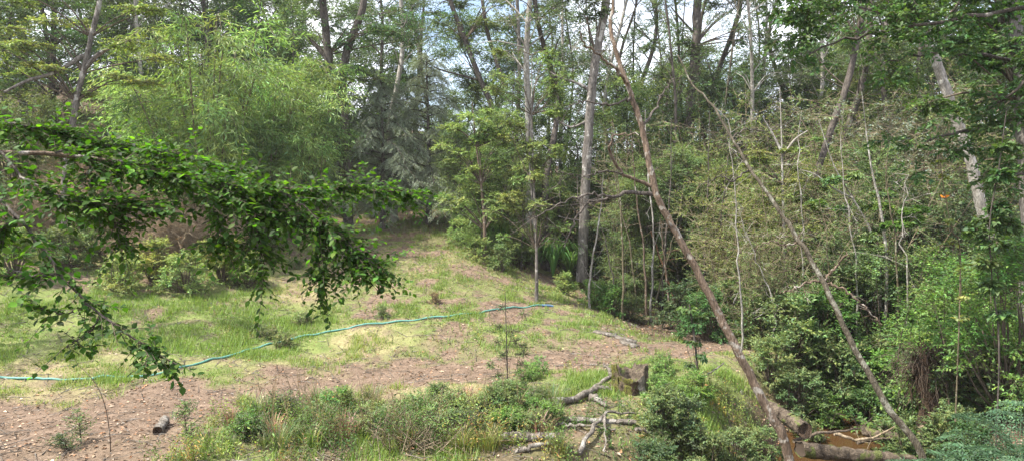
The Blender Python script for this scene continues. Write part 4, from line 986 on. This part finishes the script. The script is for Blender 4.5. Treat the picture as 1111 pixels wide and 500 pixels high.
# --- mass of hanging dead roots and fronds on the right bank
b = GX(1022, 10.4); b[2] = max(b[2], -.35); rr = np.random.default_rng(31)
T = thing('root_mass', 'dark brown mass of hanging dead roots and fronds above the creek', 'roots', b, None, .4, (.7, .7, .72))
m = MB(); tube(m, [(0, 0, -.3), (.05, .1, .5), (-.05, .25, 1.1), (-.1, .3, 1.45)], .34, .20, 14, 14, .18, rr); m.build('core', M['root'], T, smooth=True)
m = MB(); A = []; B = []
for i in range(150):
    a = rr.uniform(0, 6.283); r0 = rr.uniform(.05, .32); p = np.array((math.cos(a) * r0 - .1, math.sin(a) * r0 + .2, rr.uniform(.9, 1.65)))
    for k in range(5):
        q = p + np.array((math.cos(a) * .07, math.sin(a) * .07, -.22)) * rr.uniform(.3, 1.1) + rr.normal(0, .075, 3) + np.array((0, 0, .16 if k == 0 else 0))
        A.append(p); B.append(q); p = q
twigs(m, A, B, rr.uniform(.004, .018, len(A)), .006); m.build('hanging_roots', M['root'], T)
m = MB(); A = []; B = []
for i in range(120):
    a = rr.uniform(0, 6.283); p = np.array((math.cos(a) * .25 - .1, math.sin(a) * .25 + .2, rr.uniform(.8, 1.6))); v = np.array((math.cos(a) * .14, math.sin(a) * .14, .10)) * rr.uniform(.4, 1.2)
    for k in range(6):
        q = p + v + rr.normal(0, .03, 3); A.append(p); B.append(q); p = q; v = v * .92 + np.array((0, 0, -.05)) + rr.normal(0, .015, 3)
twigs(m, A, B, .005, .003); m.build('dead_fronds', M['twig_dark'], T)

# ------------------------------------------------------------------ stump, logs, fallen branches
b = G(683, 424); sr = np.random.default_rng(9)
T = thing('tree_stump', 'old mossy tree stump with a dark cavity in painted shade beside the track', 'stump', b)
th = np.linspace(0, 6.283, 40, endpoint=False); rows = 12
prof = .27 * (1 + .12 * np.sin(3 * th + .7) + .07 * np.sin(7 * th) + sr.normal(0, .02, 40))
top = .40 + .05 * np.sin(2 * th + 1) + sr.normal(0, .022, 40) - .10 * (np.cos(th + 1.4) > .55)
V_ = []
for i in range(rows):
    f = i / (rows - 1); k = 1 + .30 * (1 - f) ** 3
    V_.append(np.stack([np.cos(th) * prof * k * 1.0, np.sin(th) * prof * k * .8, -.1 + (top + .1) * f], -1) + sr.normal(0, .006, (40, 3)))
for i in range(1, 5):
    k = 1 - i * .22; V_.append(np.stack([np.cos(th) * prof * k, np.sin(th) * prof * k * .8, top - .02 - .10 * min(1, i * .5)], -1))
V_ = np.array(V_); n = len(V_); i_ = np.arange(n - 1)[:, None] * 40; j_ = np.arange(40)[None]; k_ = (j_ + 1) % 40
F_ = np.stack([i_ + j_, i_ + k_, i_ + k_ + 40, i_ + j_ + 40], -1).reshape(-1, 4)
sm = MB(); sm.add(V_.reshape(-1, 3), F_); sm.add(np.vstack([V_[-1], V_[-1].mean(0)[None]]), np.array([[q, (q + 1) % 40, 40] for q in range(40)]))
sm.build('trunk', M['log'], T, smooth=True)
sel = [j for j in range(40) if math.cos(th[j] - math.radians(222)) > .62]
def shell(name, sel, off, z0, z1, mat):
    W_ = V_[z0:z1][:, sel] * np.array((1 + off, 1 + off, 1.0)) + sr.normal(0, .008, (z1 - z0, len(sel), 3)) + np.array((0, 0, .006)); w = len(sel)
    ii = np.arange(z1 - z0 - 1)[:, None] * w; jj = np.arange(w - 1)[None]
    m = MB(); m.add(W_.reshape(-1, 3), np.stack([ii + jj, ii + jj + 1, ii + jj + w + 1, ii + jj + w], -1).reshape(-1, 4)); return m.build(name, M[mat], T, smooth=True)
shell('moss', sel, .045, 2, 12, 'moss')
shell('hollow_shade', [j for j in range(40) if math.cos(th[j] - math.radians(276)) > .90], .03, 3, 11, 'root')  # dark skin laid over the bark; its colour holds the shade of a cavity
shell('bare_wood', [j for j in range(40) if math.cos(th[j] - math.radians(312)) > .92], .035, 3, 12, 'wood')

def log(name, label, p0, p1, r0, r1, mat, group=None, mid=None, n=16, cut='cut', cat='log', lift=.0):
    p0 = np.asarray(p0, float); p1 = np.asarray(p1, float)
    T = thing(name, label, cat, (p0 + p1) / 2, group)
    m = MB(); pts = [p0, p1] if mid is None else [p0, *mid, p1]
    ax = tube(m, local(T, pts), r0, r1, n * 2, 18, .07, RNG, cap=False, wob=.007); m.build('trunk', M[mat], T, smooth=True)
    for e, r in ((0, r0), (-1, r1)):
        d = unit(ax[0] - ax[1]) if e == 0 else unit(ax[-1] - ax[-2]); u = unit(np.cross(d, (.1, .2, 1))); v = np.cross(d, u)
        ring = np.array([ax[e] - d * .012 + (u * math.cos(t) + v * math.sin(t)) * r * .97 for t in np.linspace(0, 6.283, 16, endpoint=False)])
        mc = MB(); mc.add(np.vstack([ring, (ax[e] - d * .03)[None]]), np.array([[q, (q + 1) % 16, 16] for q in range(16)])); mc.build('cut_end', M[cut], T)
    return T
def on(px, py, up): return G(px, py) + np.array((0, 0, up))
log('log', 'short cut log lying on the bare earth at the left', on(171, 472, .05), on(180, 460, .07), .062, .06, 'wood', cut='root')  # root brown on the end faces paints the shade they stand in
log('log', 'brown log end sticking out behind the foot of the leaning trunk', P(832, 438, 9.6), P(873, 466, 8.9), .085, .105, 'log', 'logs by the creek', cut='root')  # end faces coloured dark to stand for shade, as on the short log
log('log', 'thick mossy log lying along the creek at the bottom edge', P(868, 487, 8.8), P(990, 500, 9.2), .10, .085, 'log', 'logs by the creek')
log('log', 'thin dark log across the creek beyond the mossy one', P(935, 468, 10.9), P(1010, 478, 10.4), .07, .05, 'log', 'logs by the creek')
log('log', 'dark log lying along the far side of the track', P(742, 383, 14.2), P(832, 388, 13.8), .10, .07, 'log')
log('log', 'long grey fallen log low in the foreground left of the stump', on(560, 457, .05), on(690, 462, .05), .055, .035, 'wood', 'fallen wood around the stump')
log('log', 'rotten pale log end at the bottom beneath the long grey log', on(548, 480, .06), on(606, 478, .06), .08, .04, 'wood', 'fallen wood around the stump')
def fallen(label, polys, w, mat='wood', group='fallen wood around the stump'):
    pp = [[on(x, y, u) for x, y, u in q] for q in polys]
    T = thing('fallen_branch', label, 'branch', pp[0][0], group)
    for i, q in enumerate(pp):
        m = MB(); Y = q[0][1]; ax = tube(m, local(T, q), w[i] * Y / FPX / 2, w[i] * .45 * Y / FPX / 2, 16, 8, .08, RNG, wob=.012)
        m.build('trunk' if i == 0 else 'branch', M[mat], T, smooth=True)
fallen('pale forked fallen branch resting against the left side of the stump', [[(586, 442, .06), (610, 440, .07), (632, 434, .08), (648, 424, .09), (664, 414, .10)], [(632, 434, .08), (650, 428, .12), (664, 426, .06)], [(664, 414, .10), (660, 406, .10), (655, 400, .10)]], [10, 6, 5])
fallen('curved pale bare branch arching out of the bushes below the stump', [[(628, 497, .05), (638, 482, .10), (648, 467, .14), (660, 458, .14), (690, 456, .10)], [(655, 461, .14), (657, 478, .08), (656, 494, .04)]], [6, 3])
fallen('grey knobbly lump of driftwood left of the forked fallen branch', [[(570, 436, .06), (580, 434, .09), (592, 438, .06)]], [13])
fallen('thin pale stick leaning in the right foreground bushes', [[(735, 432, .1), (765, 424, .25), (785, 415, .35)]], [3])
fallen('crumbled grey wood pieces in the grass left of the stump', [[(640, 432, .03), (650, 438, .06), (658, 444, .03)]], [8])
cr = np.random.default_rng(66)
for i, lb_ in enumerate(['snapped branch lying half in the creek water', 'crooked dead branch across the brown water', 'dead branch poking up from the right side of the creek', 'short dead branch beside the brown log end']):
    x, y, Y = [(905, 470, 10.4), (930, 480, 10.6), (985, 465, 10.3), (862, 478, 9.2)][i]; p = P(x, y, Y); q = p + np.array((cr.uniform(.5, 1.1), cr.uniform(-.4, .4), cr.uniform(.05, .3)))
    T = thing('fallen_branch', lb_, 'branch', p, 'dead branches in the creek'); m = MB(); ax = tube(m, local(T, [p, (p + q) / 2 + cr.normal(0, .08, 3), q]), .03, .012, 12, 7, .08, cr, wob=.01); side_twigs(m, cr, ax, 5, .3, .006); m.build('trunk', M['twig_dark' if i % 2 else 'twig'], T, smooth=True)
for pts, w, lb_ in [([(600, 462, .04), (630, 466, .05), (668, 470, .05)], 5, 'thin grey stick parallel to the long grey log'), ([(575, 424, .03), (598, 428, .04), (618, 424, .03)], 4, 'thin stick lying in the grass above the driftwood lump'), ([(560, 492, .04), (590, 488, .05), (622, 490, .04)], 6, 'stick lying at the very bottom below the rotten log'), ([(690, 470, .06), (712, 478, .10), (738, 476, .06)], 4, 'bare stick in the shadow right of the curved branch')]:
    fallen(lb_, [pts], [w])
# pale boards along the rim of the knoll
for (a0, b0, a1, b1), lb_ in zip([(645, 360, 668, 365), (668, 366, 690, 372), (676, 371, 690, 377)], ['weathered plank nearest the slope on the rim of the grass', 'weathered plank at the right end of the grass rim', 'lowest pale plank at the right end of the grass rim']):
    p, q = G(a0, b0), G(a1, b1); d = unit(q - p); s = np.cross(d, (0, 0, 1.)); m = MB(); v = []
    for e in (p, q):
        for ss in (-.09, .09):
            for z in (-.02, .045): v.append(e + s * ss + np.array((0, 0, z)) + RNG.normal(0, .008, 3))
    T = thing('plank', lb_, 'plank', (p + q) / 2, 'planks along the grass rim')
    m.add(local(T, v), [[0, 1, 3, 2], [4, 6, 7, 5], [0, 4, 5, 1], [2, 3, 7, 6], [1, 5, 7, 3], [0, 2, 6, 4]]); m.build('board', M['wood'], T)

# ------------------------------------------------------------------ hose
M['hose'] = plain_mat('green_hose', (.085, .235, .19), rough=.6, noise=.25, scale=6, spec=.5)
M['hose_blue'] = plain_mat('blue_hose', (.09, .17, .30), rough=.5, noise=.2, scale=6, spec=.5)
HP = [(-60, 405), (0, 410), (40, 412), (90, 413), (140, 409), (195, 400), (245, 388), (300, 373), (350, 362), (400, 353), (450, 348), (500, 342), (545, 336), (580, 332), (600, 333)]
pp = []
for x, y in HP:
    g = G(x, y); pp.append(g)
cc = spline(pp, 150); cc[:, 2] = H(cc[:, 0], cc[:, 1]) + .024 + .010 * np.sin(np.linspace(0, 60, 150)) + .006 * np.sin(np.linspace(0, 130, 150))
m = MB(); tube(m, cc[:143], .021, .021, 143, 8, .0, RNG)
T = thing('garden_hose', 'long green hose lying across the grass from the left edge to the slope rim', 'hose', (0, 0, 0))
m.build('pipe', M['hose'], T, smooth=True)
m = MB(); tube(m, cc[142:], .028, .028, 8, 8, .0, RNG); m.build('blue_end', M['hose_blue'], T, smooth=True)
for i in (35, 78):
    m = MB(); tube(m, cc[i:i + 3], .030, .030, 4, 8, .0, RNG); m.build('coupling', M['hose'], T, smooth=True)

# ------------------------------------------------------------------ small foreground plants
def small_sapling(label, px, pyb, pyt, Y, wpx, fol, leaf, n, name='young_shrub', gap=.2):
    b = GX(px, Y); top = P(px + RNG.normal(0, 2), pyt, Y); T = thing(name, label, 'shrub', b); rg = np.random.default_rng(int(px))
    m = MB(); ax = tube(m, local(T, [b - (0, 0, .05), (b + top) / 2 + rg.normal(0, .02, 3), top]), .010, .003, 14, 6); c = MB()
    for i in range(n):
        k = rg.integers(2, 14); f = k / 14; a = rg.uniform(0, 6.283); ln = wpx * Y / FPX * .5 * (1.25 - f) * rg.uniform(.5, 1.1)
        A = ax[k][None]; B = A + np.array((math.cos(a), math.sin(a), rg.uniform(.2, .8))) * ln
        twig_leaves(c, rg, A, B, 9, leaf, leaf * .5, stem=m, stem_r=.003, upj=.6)
    m.build('stems', M['twig_dark'], T, smooth=True); c.build('foliage', M[fol], T)
small_sapling('small upright dark leaved shrub on the earth right of the short log', 198, 500, 436, 8.6, 42, 'mid', .034, 70)
small_sapling('small shrub with yellow brown upper leaves at the bottom left', 80, 500, 446, 8.5, 44, 'olive', .034, 46)
small_sapling('low dark shrub at the bottom left beside the yellow brown one', 66, 505, 474, 8.3, 50, 'dark', .034, 50)
b = GX(121, 8.2)
T = thing('bent_twig', 'thin bare stem arching up from the bottom left', 'twig', b)
m = MB(); tube(m, local(T, [b - (0, 0, .05)] + px_path([(121, 500), (119, 470), (114, 440), (105, 418), (92, 402), (84, 396)], 8.2)), .008, .003, 24, 6); m.build('stem', M['bark_tan'], T, smooth=True)
dr = np.random.default_rng(55)
for i in range(30):
    px = dr.uniform(270, 560); Y = dr.uniform(8.4, 10.0); b = GX(px, Y); T = thing('dry_stalk', None, 'stalk', b, 'dry stalks among the foreground herbs'); m = MB()
    for k in range(dr.integers(2, 5)):
        e = np.array((dr.normal(0, .16), dr.normal(0, .1), dr.uniform(.3, .75))); ax = tube(m, [(0, 0, -.03), e * .5 + dr.normal(0, .03, 3), e], .005, .002, 8, 5, cap=False); side_twigs(m, dr, ax, 3, .12, .002)
    m.build('stems', M['dry'] if i % 3 else M['twig'], T); REG.append((T, 'dry pale stalks', px))
b = GX(455, 8.6); T = thing('dead_brush', 'heap of dead brown stems in the middle of the foreground herbs', 'brush', b)
m = MB(); n = 260; A = dr.normal(0, 1, (n, 3)) * (.35, .25, 0) + (0, 0, .02); B = A + dr.normal(0, 1, (n, 3)) * (.22, .15, .10) + (0, 0, .22); twigs(m, A, B, .006, .003); m.build('stems', M['twig'], T)

# strap-leaved clumps under the mottled trunk
for px, Y, s, lb_ in [(520, 23, 1.0, 'strappy flax like clump left of the pale twin stems'), (545, 22, 1.1, 'strappy clump just left of the pale twin stems'), (600, 21.5, 1.15, 'strappy flax like clump between the twin stems and the mottled trunk'), (618, 22.4, .9, 'strappy clump at the foot of the mottled trunk')]:
    b = GX(px, Y); T = thing('strap_leaf_clump', lb_, 'plant', b, 'strap leaved clumps', 0, s); m = MB(); rg = np.random.default_rng(int(px)); 
    for i in range(90):
        a = rg.uniform(0, 6.283); o = np.array((math.cos(a), math.sin(a), 0)); l = rg.uniform(.7, 1.3); w = rg.uniform(.25, .75)
        ax = spline([(0, 0, 0), o * w * .3 * l + (0, 0, .65 * l), o * w * l + (0, 0, .9 * l), o * w * 1.5 * l + (0, 0, .62 * l)], 8); sd = np.cross(o, (0, 0, 1.)) * .026
        wd = np.array((.7, 1, 1, 1, .9, .7, .4, .05))[:, None]; vv = np.stack([ax - sd * wd, ax + sd * wd], 1).reshape(-1, 3); q = np.arange(7)[:, None] * 2
        m.add(vv, np.concatenate([q, q + 1, q + 3, q + 2], 1), leaf_cols(rg, 1)[0])
    m.build('foliage', M['fresh'], T)

# ------------------------------------------------------------------ labels of the repeated plants, told apart by landmark and order
ZN = [(-1e9, 90, 'at the far left'), (90, 200, 'behind the grey forked trunk'), (200, 335, 'beside the bamboo thickets'), (335, 480, 'by the grey conifers'), (480, 575, 'left of the pale twin stems'),
      (575, 650, 'around the mottled trunk'), (650, 735, 'behind the bare leaning trunk'), (735, 830, 'right of the bare leaning trunk'), (830, 910, 'around the white stemmed sapling'), (910, 1000, 'above the creek'), (1000, 1e9, 'at the far right')]
ORD = ['leftmost'] + [w + ' from left' for w in 'second third fourth fifth sixth seventh eighth ninth tenth eleventh twelfth thirteenth fourteenth fifteenth sixteenth seventeenth eighteenth nineteenth twentieth'.split()] + ['%s from right' % w for w in ('fourth', 'third', 'second')] + ['rightmost']
FGZ = [(-1e9, 200, 'at the left'), (200, 330, 'below the low yellow green shrubs'), (330, 420, 'below the hanging bough'), (420, 500, 'beside the heap of dead stems'), (500, 575, 'by the thin dark sapling'), (575, 650, 'by the fallen branches'), (650, 700, 'by the stump'), (700, 1e9, 'right of the stump')]
bk = {}
for o, ph, px in REG:
    fg = o.name.split('.')[0] in ('herb_clump', 'dry_stalk', 'low_weed', 'bank_edge_bush', 'low_shrub', 'dead_brush', 'grass_tussock')
    z = next(z for a, b_, z in (FGZ if fg else ZN) if a <= px < b_); bk.setdefault((ph, z), []).append((px, o))
for (ph, z), l in bk.items():
    l.sort(key=lambda t: t[0])
    for i, (px, o) in enumerate(l):
        o['label'] = '%s %s' % (ph, z) if len(l) == 1 else '%s %s, %s' % (ph, z, ORD[min(i, len(ORD) - 1)])

# ------------------------------------------------------------------ thin bright air between the trees
hz, n_ = new_mat('haze_air'); pv = n_.nodes.new('ShaderNodeVolumePrincipled'); pv.inputs['Density'].default_value = HAZE
pv.inputs['Color'].default_value = (.90, .93, .96, 1); pv.inputs['Anisotropy'].default_value = .2
n_.links.new(pv.outputs[0], n_.nodes.new('ShaderNodeOutputMaterial').inputs['Volume'])
hv = np.array([(x, y, z) for x in (-182, 182) for y in (-62, 242) for z in (-4, 34)], float)
tag(MB().add(hv, [[0, 1, 3, 2], [4, 6, 7, 5], [0, 4, 5, 1], [2, 3, 7, 6], [1, 5, 7, 3], [0, 2, 6, 4]]).build('haze', hz), kind='stuff')
